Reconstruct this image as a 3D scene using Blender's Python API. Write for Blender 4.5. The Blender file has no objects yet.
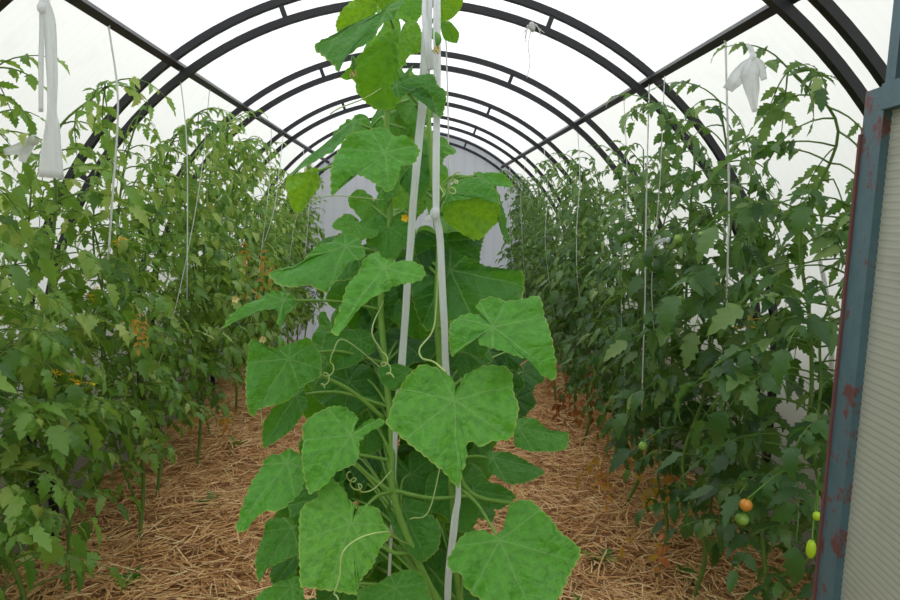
import bpy, math, random
import numpy as np
from mathutils import Vector, Matrix

S = bpy.context.scene
C = S.collection
random.seed(7)
rng = np.random.default_rng(11)
R = math.radians

# ------------------------------------------------------------------ camera
F = 640.0
CAM = np.array([0.0, 0.0, 1.30])
ROLL = R(1.3)
# the tunnel axis vanishes at (415, 218)
ox, oy = 415 - 450, 300 - 218
cx, cy = (ox * math.cos(ROLL) - oy * math.sin(ROLL), ox * math.sin(ROLL) + oy * math.cos(ROLL))
PITCH = math.atan2(cy, F)
YAW = -math.atan2(cx, math.hypot(F, cy))
fw = np.array([math.sin(YAW) * math.cos(PITCH), math.cos(YAW) * math.cos(PITCH), -math.sin(PITCH)])
r0 = np.array([math.cos(YAW), -math.sin(YAW), 0.0])
u0 = np.cross(r0, fw)
rt = r0 * math.cos(ROLL) + u0 * math.sin(ROLL)
up = np.cross(rt, fw)

def P(px, py, depth):
    """point of the place seen at a photo position, at a depth along the tunnel"""
    d = fw * F + rt * (px - 450) - up * (py - 300)
    return CAM + d * (depth / d[1])

cd = bpy.data.cameras.new('camera')
cam = bpy.data.objects.new('camera', cd)
C.objects.link(cam)
cd.sensor_width = 36.0
cd.lens = 36.0 * F / 900.0
cd.clip_start = 0.02
cam.matrix_world = Matrix(((rt[0], up[0], -fw[0], CAM[0]), (rt[1], up[1], -fw[1], CAM[1]),
                           (rt[2], up[2], -fw[2], CAM[2]), (0, 0, 0, 1)))
S.camera = cam
S.view_settings.view_transform = 'Standard'
S.view_settings.look = 'None'
S.view_settings.gamma = 1
S.view_settings.exposure = 0.0

# ------------------------------------------------------------------ materials
def srgb(r, g, b):
    f = lambda c: (c / 12.92 if c <= 0.04045 else ((c + 0.055) / 1.055) ** 2.4)
    return (f(r / 255), f(g / 255), f(b / 255), 1.0)

class NT:
    def __init__(s, name):
        s.m = bpy.data.materials.new(name)
        s.m.use_nodes = True
        s.t = s.m.node_tree
        s.t.nodes.clear()
        s.out = s.t.nodes.new('ShaderNodeOutputMaterial')
    def n(s, kind, **kw):
        nd = s.t.nodes.new(kind)
        for k, v in kw.items():
            setattr(nd, k, v)
        return nd
    def l(s, a, b):
        s.t.links.new(a, b)
    def math(s, op, a, b=None, c=None):
        nd = s.n('ShaderNodeMath', operation=op)
        for i, v in enumerate((a, b, c)):
            if v is None:
                continue
            if isinstance(v, (int, float)):
                nd.inputs[i].default_value = v
            else:
                s.l(v, nd.inputs[i])
        return nd.outputs[0]
    def ramp(s, fac, stops):
        nd = s.n('ShaderNodeValToRGB')
        e = nd.color_ramp.elements
        e[0].position, e[0].color = stops[0]
        e[1].position, e[1].color = stops[1]
        for p, c in stops[2:]:
            q = e.new(p)
            q.color = c
        s.l(fac, nd.inputs[0])
        return nd.outputs[0]
    def noise(s, scale, detail=3, vec=None, rough=0.5):
        nd = s.n('ShaderNodeTexNoise')
        nd.inputs['Scale'].default_value = scale
        nd.inputs['Detail'].default_value = detail
        nd.inputs['Roughness'].default_value = rough
        if vec is not None:
            s.l(vec, nd.inputs['Vector'])
        return nd.outputs[0]
    def mix(s, fac, a, b):
        nd = s.n('ShaderNodeMix', data_type='RGBA')
        if isinstance(fac, (int, float)):
            nd.inputs[0].default_value = fac
        else:
            s.l(fac, nd.inputs[0])
        for i, v in ((6, a), (7, b)):
            if isinstance(v, tuple):
                nd.inputs[i].default_value = v
            else:
                s.l(v, nd.inputs[i])
        return nd.outputs[2]
    def coord(s, which='Object'):
        return s.n('ShaderNodeTexCoord').outputs[which]

def leafy(nt, color, transl, fac=0.35, rough=0.5, bump=None, bs=0.3, spec=0.35):
    p = nt.n('ShaderNodeBsdfPrincipled')
    p.inputs['Roughness'].default_value = rough
    p.inputs['Specular IOR Level'].default_value = spec
    nt.l(color, p.inputs['Base Color'])
    t = nt.n('ShaderNodeBsdfTranslucent')
    nt.l(transl, t.inputs['Color'])
    if bump is not None:
        b = nt.n('ShaderNodeBump')
        b.inputs['Strength'].default_value = bs
        b.inputs['Distance'].default_value = 0.007
        nt.l(bump, b.inputs['Height'])
        nt.l(b.outputs[0], p.inputs['Normal'])
    mx = nt.n('ShaderNodeMixShader')
    mx.inputs[0].default_value = fac
    nt.l(p.outputs[0], mx.inputs[1])
    nt.l(t.outputs[0], mx.inputs[2])
    nt.l(mx.outputs[0], nt.out.inputs[0])
    return nt.m

def mat_cucumber_leaf():
    nt = NT('cucumber_leaf')
    uv = nt.n('ShaderNodeUVMap', uv_map='leaf').outputs[0]
    sep = nt.n('ShaderNodeSeparateXYZ')
    nt.l(uv, sep.inputs[0])
    # uv holds leaf coordinates scaled by 0.25 around 0.5
    x = nt.math('MULTIPLY', nt.math('SUBTRACT', sep.outputs[0], 0.5), 4.0)
    y = nt.math('MULTIPLY', nt.math('SUBTRACT', sep.outputs[1], 0.5), 4.0)
    wob = nt.math('MULTIPLY', nt.math('SUBTRACT', nt.noise(14, 1, uv), 0.5), 0.10)
    ang = nt.math('ABSOLUTE', nt.math('ADD', nt.math('ARCTAN2', x, y), wob))
    rad = nt.math('SQRT', nt.math('ADD', nt.math('MULTIPLY', x, x), nt.math('MULTIPLY', y, y)))
    per = R(52)
    q = nt.math('PINGPONG', ang, per / 2)          # 0 at a main vein, per/2 midway
    s_ = nt.math('MULTIPLY', rad, nt.math('SINE', q))
    t_ = nt.math('MULTIPLY', rad, nt.math('COSINE', q))
    vw = nt.math('SUBTRACT', 0.022, nt.math('MULTIPLY', rad, 0.012))
    main = nt.math('SUBTRACT', 1.0, nt.math('DIVIDE', s_, vw))
    main = nt.math('MAXIMUM', main, 0.0)
    warp = nt.math('MULTIPLY', nt.math('SUBTRACT', nt.noise(9, 2, uv), 0.5), 0.22)
    lat = nt.math('PINGPONG', nt.math('ADD', warp, nt.math('SUBTRACT', t_, nt.math('MULTIPLY', s_, 0.8))), 0.085)
    latv = nt.math('MAXIMUM', nt.math('SUBTRACT', 1.0, nt.math('DIVIDE', lat, 0.013)), 0.0)
    vor = nt.n('ShaderNodeTexVoronoi', feature='DISTANCE_TO_EDGE')
    vor.inputs['Scale'].default_value = 60
    nt.l(uv, vor.inputs['Vector'])
    fine = nt.math('MAXIMUM', nt.math('SUBTRACT', 1.0, nt.math('MULTIPLY', vor.outputs[0], 9.0)), 0.0)
    vein = nt.math('MINIMUM', nt.math('ADD', main, nt.math('ADD', nt.math('MULTIPLY', latv, 0.5), nt.math('MULTIPLY', fine, 0.10))), 1.0)
    mott = nt.noise(38, 3, uv)
    rim = nt.n('ShaderNodeAttribute', attribute_name='rim').outputs['Fac']
    tint = nt.n('ShaderNodeAttribute', attribute_name='tint').outputs['Fac']
    base = nt.ramp(tint, [(0.0, srgb(36, 88, 28)), (1.0, srgb(140, 194, 58)), (0.5, srgb(86, 164, 48))])
    base = nt.mix(nt.ramp(mott, [(0.42, (0, 0, 0, 1)), (0.66, (0.55, 0.55, 0.55, 1))]), base, srgb(48, 116, 34))
    base = nt.mix(nt.math('MULTIPLY', vein, 0.5), base, srgb(150, 196, 110))
    base = nt.mix(nt.math('MULTIPLY', rim, 0.6), base, srgb(196, 204, 96))
    tr = nt.ramp(tint, [(0.0, srgb(96, 170, 22)), (1.0, srgb(170, 220, 40))])
    tr = nt.mix(nt.math('MULTIPLY', vein, 0.4), tr, srgb(70, 130, 22))
    h = nt.math('ADD', nt.math('MULTIPLY', nt.math('ADD', nt.math('MULTIPLY', main, 0.3), nt.math('MULTIPLY', latv, -0.2)), 0.5), nt.math('MULTIPLY', nt.noise(46, 3, uv), 1.1))
    return leafy(nt, base, tr, 0.32, 0.42, h, 0.7, 0.45)

def mat_tomato_leaf(name, dark, mid, light, trans):
    nt = NT(name)
    tint = nt.n('ShaderNodeAttribute', attribute_name='tint').outputs['Fac']
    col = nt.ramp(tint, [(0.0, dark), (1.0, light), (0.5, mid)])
    n = nt.noise(90, 3, nt.coord())
    col = nt.mix(nt.math('MULTIPLY', n, 0.4), col, dark)
    tr = nt.mix(tint, trans, light)
    return leafy(nt, col, tr, 0.34, 0.40, n, 0.3, 0.55)

def mat_simple(name, col, rough=0.6, spec=0.3, col2=None, scale=30, metallic=0.0, bump=0.0):
    nt = NT(name)
    p = nt.n('ShaderNodeBsdfPrincipled')
    p.inputs['Roughness'].default_value = rough
    p.inputs['Specular IOR Level'].default_value = spec
    p.inputs['Metallic'].default_value = metallic
    n = nt.noise(scale, 4, nt.coord())
    c = nt.mix(nt.math('MULTIPLY', n, 1.0), col, col2 if col2 else tuple(v * 0.75 for v in col[:3]) + (1,))
    nt.l(c, p.inputs['Base Color'])
    if bump:
        b = nt.n('ShaderNodeBump')
        b.inputs['Strength'].default_value = bump
        b.inputs['Distance'].default_value = 0.003
        nt.l(n, b.inputs['Height'])
        nt.l(b.outputs[0], p.inputs['Normal'])
    nt.l(p.outputs[0], nt.out.inputs[0])
    return nt.m

def mat_poly(name, col, axis, period, depth, trans=0.8, streak=0.12, dirty=1.2):
    """twin-wall polycarbonate sheet: translucent, faint flutes across one axis"""
    nt = NT(name)
    co = nt.coord('Object')
    sep = nt.n('ShaderNodeSeparateXYZ')
    nt.l(co, sep.inputs[0])
    a = sep.outputs[axis]
    st = nt.math('PINGPONG', a, period / 2)
    st = nt.math('DIVIDE', st, period / 2)
    st = nt.math('POWER', st, 4.0)
    n = nt.noise(1.7, 3, co)
    dirt = nt.noise(9, 5, co)
    dirt = nt.math('MULTIPLY', nt.math('MAXIMUM', nt.math('SUBTRACT', dirt, 0.52), 0.0), dirty)
    f = nt.math('ADD', nt.math('MULTIPLY', st, depth), nt.math('ADD', nt.math('MULTIPLY', n, streak), dirt))
    c = nt.mix(nt.math('MINIMUM', f, 1.0), col, tuple(v * 0.55 for v in col[:3]) + (1,))
    d = nt.n('ShaderNodeBsdfDiffuse')
    t = nt.n('ShaderNodeBsdfTranslucent')
    nt.l(c, d.inputs[0])
    nt.l(c, t.inputs[0])
    mx = nt.n('ShaderNodeMixShader')
    mx.inputs[0].default_value = trans
    nt.l(d.outputs[0], mx.inputs[1])
    nt.l(t.outputs[0], mx.inputs[2])
    g = nt.n('ShaderNodeBsdfGlossy')
    g.inputs['Roughness'].default_value = 0.25
    m2 = nt.n('ShaderNodeMixShader')
    m2.inputs[0].default_value = 0.05
    nt.l(mx.outputs[0], m2.inputs[1])
    nt.l(g.outputs[0], m2.inputs[2])
    nt.l(m2.outputs[0], nt.out.inputs[0])
    return nt.m

def mat_cloth(name, col):
    nt = NT(name)
    n = nt.noise(120, 3, nt.coord())
    c = nt.mix(nt.math('MULTIPLY', n, 0.2), col, tuple(v * 0.7 for v in col[:3]) + (1,))
    return leafy(nt, c, c, 0.45, 0.8, n, 0.2, 0.1)

def mat_paint():
    nt = NT('chipped_blue_paint')
    co = nt.coord()
    p = nt.n('ShaderNodeBsdfPrincipled')
    p.inputs['Roughness'].default_value = 0.55
    n1 = nt.noise(6, 5, co, 0.6)
    n2 = nt.noise(35, 5, co, 0.7)
    mot = nt.mix(n2, srgb(56, 88, 98), srgb(98, 122, 132))
    chip = nt.math('ADD', nt.math('MULTIPLY', n1, 0.62), nt.math('MULTIPLY', n2, 0.38))
    m = nt.ramp(chip, [(0.53, (0, 0, 0, 1)), (0.57, (1, 1, 1, 1))])
    c = nt.mix(m, mot, srgb(104, 62, 62))
    nt.l(c, p.inputs['Base Color'])
    b = nt.n('ShaderNodeBump')
    b.inputs['Strength'].default_value = 0.4
    b.inputs['Distance'].default_value = 0.001
    nt.l(m, b.inputs['Height'])
    nt.l(b.outputs[0], p.inputs['Normal'])
    nt.l(p.outputs[0], nt.out.inputs[0])
    return nt.m

def mat_straw(name):
    nt = NT(name)
    tint = nt.n('ShaderNodeAttribute', attribute_name='tint').outputs['Fac']
    c = nt.ramp(tint, [(0.0, srgb(150, 100, 58)), (1.0, srgb(244, 218, 162)), (0.5, srgb(218, 168, 106))])
    p = nt.n('ShaderNodeBsdfPrincipled')
    p.inputs['Roughness'].default_value = 0.6
    nt.l(c, p.inputs['Base Color'])
    nt.l(p.outputs[0], nt.out.inputs[0])
    return nt.m

def mat_soil():
    nt = NT('straw_mulch_soil')
    co = nt.coord()
    mp = nt.n('ShaderNodeMapping')
    mp.inputs['Scale'].default_value = (1, 3.2, 1)
    nt.l(co, mp.inputs[0])
    n = nt.noise(26, 6, mp.outputs[0], 0.7)
    n2 = nt.noise(3.2, 3, co)
    c = nt.ramp(n, [(0.3, srgb(96, 66, 38)), (0.72, srgb(214, 166, 106)), (0.5, srgb(172, 120, 70))])
    c = nt.mix(nt.math('MULTIPLY', nt.math('MAXIMUM', nt.math('SUBTRACT', n2, 0.5), 0.0), 1.6), c, srgb(84, 82, 36))
    p = nt.n('ShaderNodeBsdfPrincipled')
    p.inputs['Roughness'].default_value = 0.9
    nt.l(c, p.inputs['Base Color'])
    b = nt.n('ShaderNodeBump')
    b.inputs['Strength'].default_value = 0.8
    b.inputs['Distance'].default_value = 0.02
    nt.l(n, b.inputs['Height'])
    nt.l(b.outputs[0], p.inputs['Normal'])
    nt.l(p.outputs[0], nt.out.inputs[0])
    return nt.m

M = {}
M['cuke'] = mat_cucumber_leaf()
M['tom_l'] = mat_tomato_leaf('tomato_leaf', srgb(52, 96, 28), srgb(120, 170, 62), srgb(196, 212, 112), srgb(140, 192, 44))
M['tom_r'] = mat_tomato_leaf('shaded_tomato_leaf', srgb(34, 72, 32), srgb(80, 126, 56), srgb(160, 186, 108), srgb(104, 156, 42))  # right row's shade put into the leaf colour
M['yellow'] = mat_tomato_leaf('yellowed_leaf', srgb(150, 120, 40), srgb(206, 176, 60), srgb(226, 150, 92), srgb(230, 190, 60))
M['brown'] = mat_tomato_leaf('withered_leaf', srgb(120, 72, 34), srgb(170, 106, 52), srgb(200, 140, 80), srgb(170, 100, 40))
M['stem'] = mat_simple('green_stem', srgb(116, 146, 70), 0.55, 0.3, srgb(88, 124, 52), 60, bump=0.2)
M['vine'] = mat_simple('cucumber_stem', srgb(138, 176, 84), 0.5, 0.3, srgb(104, 150, 58), 50, bump=0.3)
M['tendril'] = mat_simple('tendril', srgb(200, 212, 150), 0.5, 0.3, srgb(160, 190, 100), 40)
M['steel'] = mat_simple('dark_painted_steel', srgb(36, 38, 42), 0.45, 0.4, srgb(22, 23, 26), 25)
M['cloth'] = mat_cloth('white_cloth', srgb(250, 251, 253))
M['twine'] = mat_cloth('white_twine', srgb(240, 241, 240))
M['paint'] = mat_paint()
M['rust'] = mat_simple('rusty_edge', srgb(128, 62, 50), 0.8, 0.2, srgb(92, 84, 88), 45, bump=0.3)
M['lock'] = mat_simple('blue_plate', srgb(92, 128, 160), 0.5, 0.4, srgb(74, 108, 140), 20)
M['roofpoly'] = mat_poly('white_polycarbonate', srgb(250, 250, 252), 1, 0.0105, 0.0, 0.86, 0.0, 0.0)
M['sidepoly'] = mat_poly('white_polycarbonate_side', srgb(240, 239, 234), 1, 0.04, 0.05, 0.84, 0.08, 0.5)
M['backpoly'] = mat_poly('shaded_polycarbonate', srgb(226, 226, 233), 0, 0.11, 0.14, 0.84, 0.04, 0.4)  # greyed to stand for the weaker light behind this wall
M['doorpoly'] = mat_poly('ribbed_polycarbonate', srgb(184, 185, 172), 2, 0.0105, 0.6, 0.6, 0.2)
M['seam'] = mat_cloth('clear_seam', srgb(250, 250, 248))
M['straw'] = mat_straw('straw')
M['soil'] = mat_soil()
M['grass'] = mat_simple('outside_grass', srgb(88, 112, 56), 0.9, 0.1, srgb(120, 120, 74), 3)
M['shadegrass'] = mat_simple('shade_grass', srgb(150, 160, 84), 0.9, 0.1, srgb(168, 164, 104), 3)  # for the unseen grass added to shade the lower walls
M['green_fruit'] = mat_simple('green_tomato_skin', srgb(150, 186, 84), 0.25, 0.5, srgb(120, 164, 66), 8)
M['lime_fruit'] = mat_simple('lime_tomato_skin', srgb(186, 216, 50), 0.22, 0.5, srgb(160, 200, 40), 8)
M['orange_fruit'] = mat_simple('orange_tomato_skin', srgb(224, 140, 50), 0.25, 0.5, srgb(190, 150, 60), 8)
M['petal'] = mat_simple('yellow_petal', srgb(244, 206, 50), 0.6, 0.2, srgb(236, 180, 30), 30)
M['palepetal'] = mat_simple('dried_petal', srgb(226, 214, 150), 0.7, 0.2, srgb(200, 176, 110), 30)
M['cukefruit'] = mat_simple('young_cucumber_skin', srgb(120, 170, 80), 0.45, 0.4, srgb(92, 144, 60), 90, bump=0.6)

# ------------------------------------------------------------------ mesh helpers
class MB:
    def __init__(s):
        s.v, s.f, s.n, s.attr, s.uv = [], [], 0, {}, []
    def add(s, v, f, uv=None, **attr):
        v = np.asarray(v, float)
        s.v.append(v)
        if isinstance(f, np.ndarray):
            s.f.extend((f + s.n).tolist())
        else:
            s.f.extend([tuple(i + s.n for i in q) for q in f])
        s.n += len(v)
        for k, a in attr.items():
            s.attr.setdefault(k, []).append(np.broadcast_to(np.asarray(a, float), (len(v),)))
        if uv is not None:
            s.uv.append(uv)
        return s
    def build(s, name, mat, parent=None, origin=None, smooth=True):
        o = np.zeros(3) if origin is None else np.asarray(origin, float)
        v = np.concatenate(s.v) - o
        me = bpy.data.meshes.new(name)
        me.from_pydata(v.tolist(), [], s.f)
        for k, a in s.attr.items():
            at = me.attributes.new(k, 'FLOAT', 'POINT')
            at.data.foreach_set('value', np.concatenate(a).astype(np.float32))
        if s.uv:
            uv = np.concatenate(s.uv)
            lay = me.uv_layers.new(name='leaf')
            idx = np.empty(len(me.loops), np.int32)
            me.loops.foreach_get('vertex_index', idx)
            lay.data.foreach_set('uv', uv[idx].astype(np.float32).ravel())
        me.materials.append(mat)
        if smooth:
            me.polygons.foreach_set('use_smooth', np.ones(len(me.polygons), bool))
        me.update()
        ob = bpy.data.objects.new(name, me)
        C.objects.link(ob)
        if parent is not None:
            ob.parent = parent
        elif origin is not None:
            ob.location = o
        return ob

def tag(o, label, cat, group=None, kind=None):
    if kind:
        o['kind'] = kind
    if label:
        o['label'] = label
        o['category'] = cat
    if group:
        o['group'] = group
    return o

def thing(name, label, cat, loc, group=None):
    o = bpy.data.objects.new(name, None)
    o.empty_display_size = 0.05
    C.objects.link(o)
    o.location = [float(c) for c in loc]
    return tag(o, label, cat, group)

def structure(o):
    o['kind'] = 'structure'
    return o

def unit(v):
    v = np.asarray(v, float)
    return v / (np.linalg.norm(v) + 1e-12)

def smooth_path(pts, n=8):
    """Catmull-Rom through the points"""
    p = [np.asarray(q, float) for q in pts]
    p = [2 * p[0] - p[1]] + p + [2 * p[-1] - p[-2]]
    out = []
    for i in range(1, len(p) - 2):
        for k in range(n):
            t = k / n
            a, b, c, d = p[i - 1], p[i], p[i + 1], p[i + 2]
            out.append(0.5 * ((2 * b) + (c - a) * t + (2 * a - 5 * b + 4 * c - d) * t * t + (3 * b - a - 3 * c + d) * t ** 3))
    out.append(p[-2])
    return np.array(out)

def tube(mb, path, rad, sides=6, **attr):
    path = np.asarray(path, float)
    n = len(path)
    rad = np.broadcast_to(np.asarray(rad, float), (n,))
    tan = np.gradient(path, axis=0)
    tan /= np.linalg.norm(tan, axis=1)[:, None] + 1e-12
    ref = np.array([0.0, 0.0, 1.0]) if abs(tan[0][2]) < 0.9 else np.array([1.0, 0.0, 0.0])
    a = unit(np.cross(tan[0], ref))
    vs = []
    for i in range(n):
        a = unit(a - tan[i] * np.dot(a, tan[i]))
        b = np.cross(tan[i], a)
        for k in range(sides):
            th = 2 * math.pi * k / sides
            vs.append(path[i] + rad[i] * (a * math.cos(th) + b * math.sin(th)))
    fs = []
    for i in range(n - 1):
        for k in range(sides):
            k2 = (k + 1) % sides
            fs.append((i * sides + k, i * sides + k2, (i + 1) * sides + k2, (i + 1) * sides + k))
    fs.append(tuple(range(sides))[::-1])
    fs.append(tuple((n - 1) * sides + k for k in range(sides)))
    return mb.add(vs, fs, **attr)

def box(mb, lo, hi, mat=None):
    (x0, y0, z0), (x1, y1, z1) = lo, hi
    v = np.array([(x0, y0, z0), (x1, y0, z0), (x1, y1, z0), (x0, y1, z0), (x0, y0, z1), (x1, y0, z1), (x1, y1, z1), (x0, y1, z1)], float)
    if mat is not None:
        v = v @ np.asarray(mat[0]).T + np.asarray(mat[1])
    return mb.add(v, [(0, 3, 2, 1), (4, 5, 6, 7), (0, 1, 5, 4), (1, 2, 6, 5), (2, 3, 7, 6), (3, 0, 4, 7)])

def ellipsoid(mb, c, r, axis=(0, 0, 1), ns=14, nr=9, rib=0.0, **attr):
    axis = unit(axis)
    a = unit(np.cross(axis, (0.3, 0.9, 0.1)))
    b = np.cross(axis, a)
    vs, fs = [], []
    for i in range(nr + 1):
        ph = math.pi * i / nr
        for k in range(ns):
            th = 2 * math.pi * k / ns
            q = 1 + rib * math.cos(5 * th)
            dip = 0.85 if i == 0 else 1.0
            vs.append(np.asarray(c) + r[0] * q * math.sin(ph) * (a * math.cos(th) + b * math.sin(th)) + axis * r[1] * math.cos(ph) * dip)
    for i in range(nr):
        for k in range(ns):
            k2 = (k + 1) % ns
            fs.append((i * ns + k, (i + 1) * ns + k, (i + 1) * ns + k2, i * ns + k2))
    return mb.add(vs, fs, **attr)

def band(mb, path, width, facing=(0, -1, 0), thick=0.0005):
    """a thin cloth strip along a path, its face turned to a direction"""
    path = np.asarray(path, float)
    n = len(path)
    width = np.broadcast_to(np.asarray(width, float), (n,))
    tan = np.gradient(path, axis=0)
    K = 9
    vs, fs = [], []
    for i in range(n):
        t = unit(tan[i])
        s = unit(np.cross(t, facing))
        f = np.cross(s, t)
        w = width[i] / 2
        row = []
        for k in range(K):
            u = -1 + 2 * k / (K - 1)
            fold = 0.10 * w * math.sin(u * 5 + i * 0.16) + 0.07 * w * math.sin(u * 9 - i * 0.23)
            edge = 1 + 0.05 * math.sin(i * 0.7 + u) * abs(u)
            row.append(path[i] + s * w * u * edge + f * fold)
        vs += [q + f * thick for q in row] + [q - f * thick for q in row[::-1]]
    K2 = 2 * K
    for i in range(n - 1):
        for k in range(K2):
            k2 = (k + 1) % K2
            fs.append((i * K2 + k, i * K2 + k2, i * K2 + K2 + k2, i * K2 + K2 + k))
    fs.append(tuple(range(K2))[::-1])
    fs.append(tuple((n - 1) * K2 + k for k in range(K2)))
    return mb.add(vs, fs)

# ------------------------------------------------------------------ world and shell
w = bpy.data.worlds.new('overcast_sky')
S.world = w
w.use_nodes = True
bg = w.node_tree.nodes['Background']
wt = w.node_tree
tc = wt.nodes.new('ShaderNodeTexCoord')
sp = wt.nodes.new('ShaderNodeSeparateXYZ')
wt.links.new(tc.outputs['Generated'], sp.inputs[0])
rp = wt.nodes.new('ShaderNodeValToRGB')
e = rp.color_ramp.elements
e[0].position, e[0].color = 0.0, (0.16, 0.18, 0.14, 1)
e[1].position, e[1].color = 1.0, (1.0, 1.0, 1.0, 1)
for p_, v_ in ((0.22, 0.15), (0.30, 0.52), (0.5, 0.68)):
    q_ = e.new(p_)
    q_.color = (v_ * (0.95 if p_ > 0.15 else 0.9), v_, v_ * (1.05 if p_ > 0.15 else 0.8), 1)
wt.links.new(sp.outputs[2], rp.inputs[0])
wt.links.new(rp.outputs[0], bg.inputs[0])
bg.inputs[1].default_value = 2.25

ZC = 0.68            # height at which the arch becomes a straight leg
RIN, ROUT, RSH = 1.415, 1.485, 1.512
RINGS = [1.53, 2.50, 3.50, 4.52, 5.56, 6.60]
Y0, Y1 = 0.25, RINGS[-1] + 0.04

def arc_strip(rad, y0, y1, pts, name, mat, ny=24, thick=0.006):
    """sheet following (angle or drop) profile points"""
    prof = []
    for a in pts:
        if isinstance(a, tuple):
            prof.append(a)
        else:
            prof.append((rad * math.sin(a), ZC + rad * math.cos(a)))
    mb = MB()
    vs, fs = [], []
    n = len(prof)
    for j in range(ny + 1):
        y = y0 + (y1 - y0) * j / ny
        for (x, z) in prof:
            vs.append((x, y, z))
    for j in range(ny):
        for i in range(n - 1):
            fs.append((j * n + i, j * n + i + 1, (j + 1) * n + i + 1, (j + 1) * n + i))
    mb.add(vs, fs)
    return structure(mb.build(name, mat))

APUR = R(37.2)       # purlin angle from the apex
arc_strip(RSH, Y0, Y1, [APUR * (-1 + 2 * i / 30) for i in range(31)], 'ceiling', M['roofpoly'])
lo = [-APUR - (math.pi / 2 - APUR) * i / 22 for i in range(23)] + [(-RSH, 0.34), (-RSH, 0.0), (-RSH, -0.05)]
arc_strip(RSH, Y0, Y1, lo, 'wall_left', M['sidepoly'])
hi = [APUR + (math.pi / 2 - APUR) * i / 22 for i in range(23)] + [(RSH, 0.34), (RSH, 0.0), (RSH, -0.05)]
arc_strip(RSH, Y0, Y1, hi, 'wall_right', M['sidepoly'])
# back wall
mb = MB()
prof = [(-RSH, -0.05)] + [(RSH * math.sin(a), ZC + RSH * math.cos(a)) for a in np.linspace(-math.pi / 2, math.pi / 2, 41)] + [(RSH, -0.05)]
n = len(prof)
mb.add([(x, Y1, z) for x, z in prof] + [(x, Y1 + 0.008, z) for x, z in prof],
       [tuple(range(n)), tuple(range(2 * n - 1, n - 1, -1))] + [(i, (i + 1) % n, n + (i + 1) % n, n + i) for i in range(n)])
structure(mb.build('wall_back', M['backpoly'], smooth=False))
# pale joint strips on the back wall, dark hinges beside them
for k, (px, y0_, y1_) in enumerate(((301, 160, 330), (523, 165, 330))):
    a = P(px, y0_, Y1 - 0.01)
    b = P(px, y1_, Y1 - 0.01)
    mb = MB()
    box(mb, (a[0] - 0.016, Y1 - 0.018, b[2]), (a[0] + 0.016, Y1, a[2]))
    s_ = structure(mb.build('trim_%d' % (k + 1), M['seam'], smooth=False))
for px, py in ((299, 219), (527, 216), (531, 266)):
    a = P(px, py, Y1 - 0.02)
    t = thing('door_hinge', 'small dark hinge on the back wall, ' + ('left of the cucumber vine' if px < 400 else 'right of the cucumber vine, ' + ('upper' if py < 240 else 'lower') + ' of two'), 'hinge', a)
    mb = MB()
    box(mb, (a[0] - 0.05, Y1 - 0.012, a[2] - 0.012), (a[0] + 0.05, Y1 - 0.001, a[2] + 0.012))
    mb.build('strap', M['steel'], t, a, smooth=False)
    mb = MB()
    tube(mb, [(a[0], Y1 - 0.018, a[2] - 0.03), (a[0], Y1 - 0.018, a[2] + 0.03)], 0.008, 8)
    mb.build('pin', M['steel'], t, a)
# sheet joints on the side walls
for k, (yy, side) in enumerate(((2.17, 1),)):
    mb = MB()
    pa = [(side * (RSH - 0.006) * math.sin(a), yy, ZC + (RSH - 0.006) * math.cos(a)) for a in np.linspace(R(66), R(90), 24)] + [(side * (RSH - 0.006), yy, 0.3), (side * (RSH - 0.006), yy, 0.0)]
    band(mb, pa, 0.022, facing=(side, 0, 0.0), thick=0.002)
    structure(mb.build('trim_%d' % (k + 3), M['seam']))

# ground outside
mb = MB()
g = 60.0
mb.add([(-g, -g, -0.09), (g, -g, -0.09), (g, g, -0.09), (-g, g, -0.09)], [(0, 1, 2, 3)])
structure(mb.build('ground', M['grass']))

# unseen grass added outside both walls to darken their lower part
for sd in (-1, 1):
    gq = np.random.default_rng(70 + sd)
    n = 5200
    yb = gq.uniform(0.2, 7.4, n)
    xb = sd * (1.60 + 0.65 * gq.random(n))
    h_ = gq.uniform(0.65, 1.3, n)
    a_ = gq.uniform(0, 6.28, n)
    wd_ = gq.uniform(0.010, 0.022, n)
    v = np.zeros((n, 6, 3))
    for k, (t_, wk) in enumerate(((0, 1.0), (0.6, 0.8), (1.0, 0.15))):
        c_ = np.stack([xb + sd * 0.10 * t_ * t_ * gq.random(n), yb + 0.12 * t_ * t_ * np.sin(a_), -0.09 + h_ * t_], -1)
        s_ = np.stack([np.cos(a_), np.sin(a_), 0 * a_], -1) * (wd_ * wk)[:, None]
        v[:, 2 * k], v[:, 2 * k + 1] = c_ - s_, c_ + s_
    f = np.array([(0, 1, 3, 2), (2, 3, 5, 4)])
    mb = MB()
    mb.add(v.reshape(-1, 3), (f[None] + (np.arange(n) * 6)[:, None, None]).reshape(-1, 4))
    tag(mb.build('shade_grass', M['shadegrass']), 'unseen tall grass added outside the %s wall to darken it' % ('left' if sd < 0 else 'right'), 'grass', kind='stuff')

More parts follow.
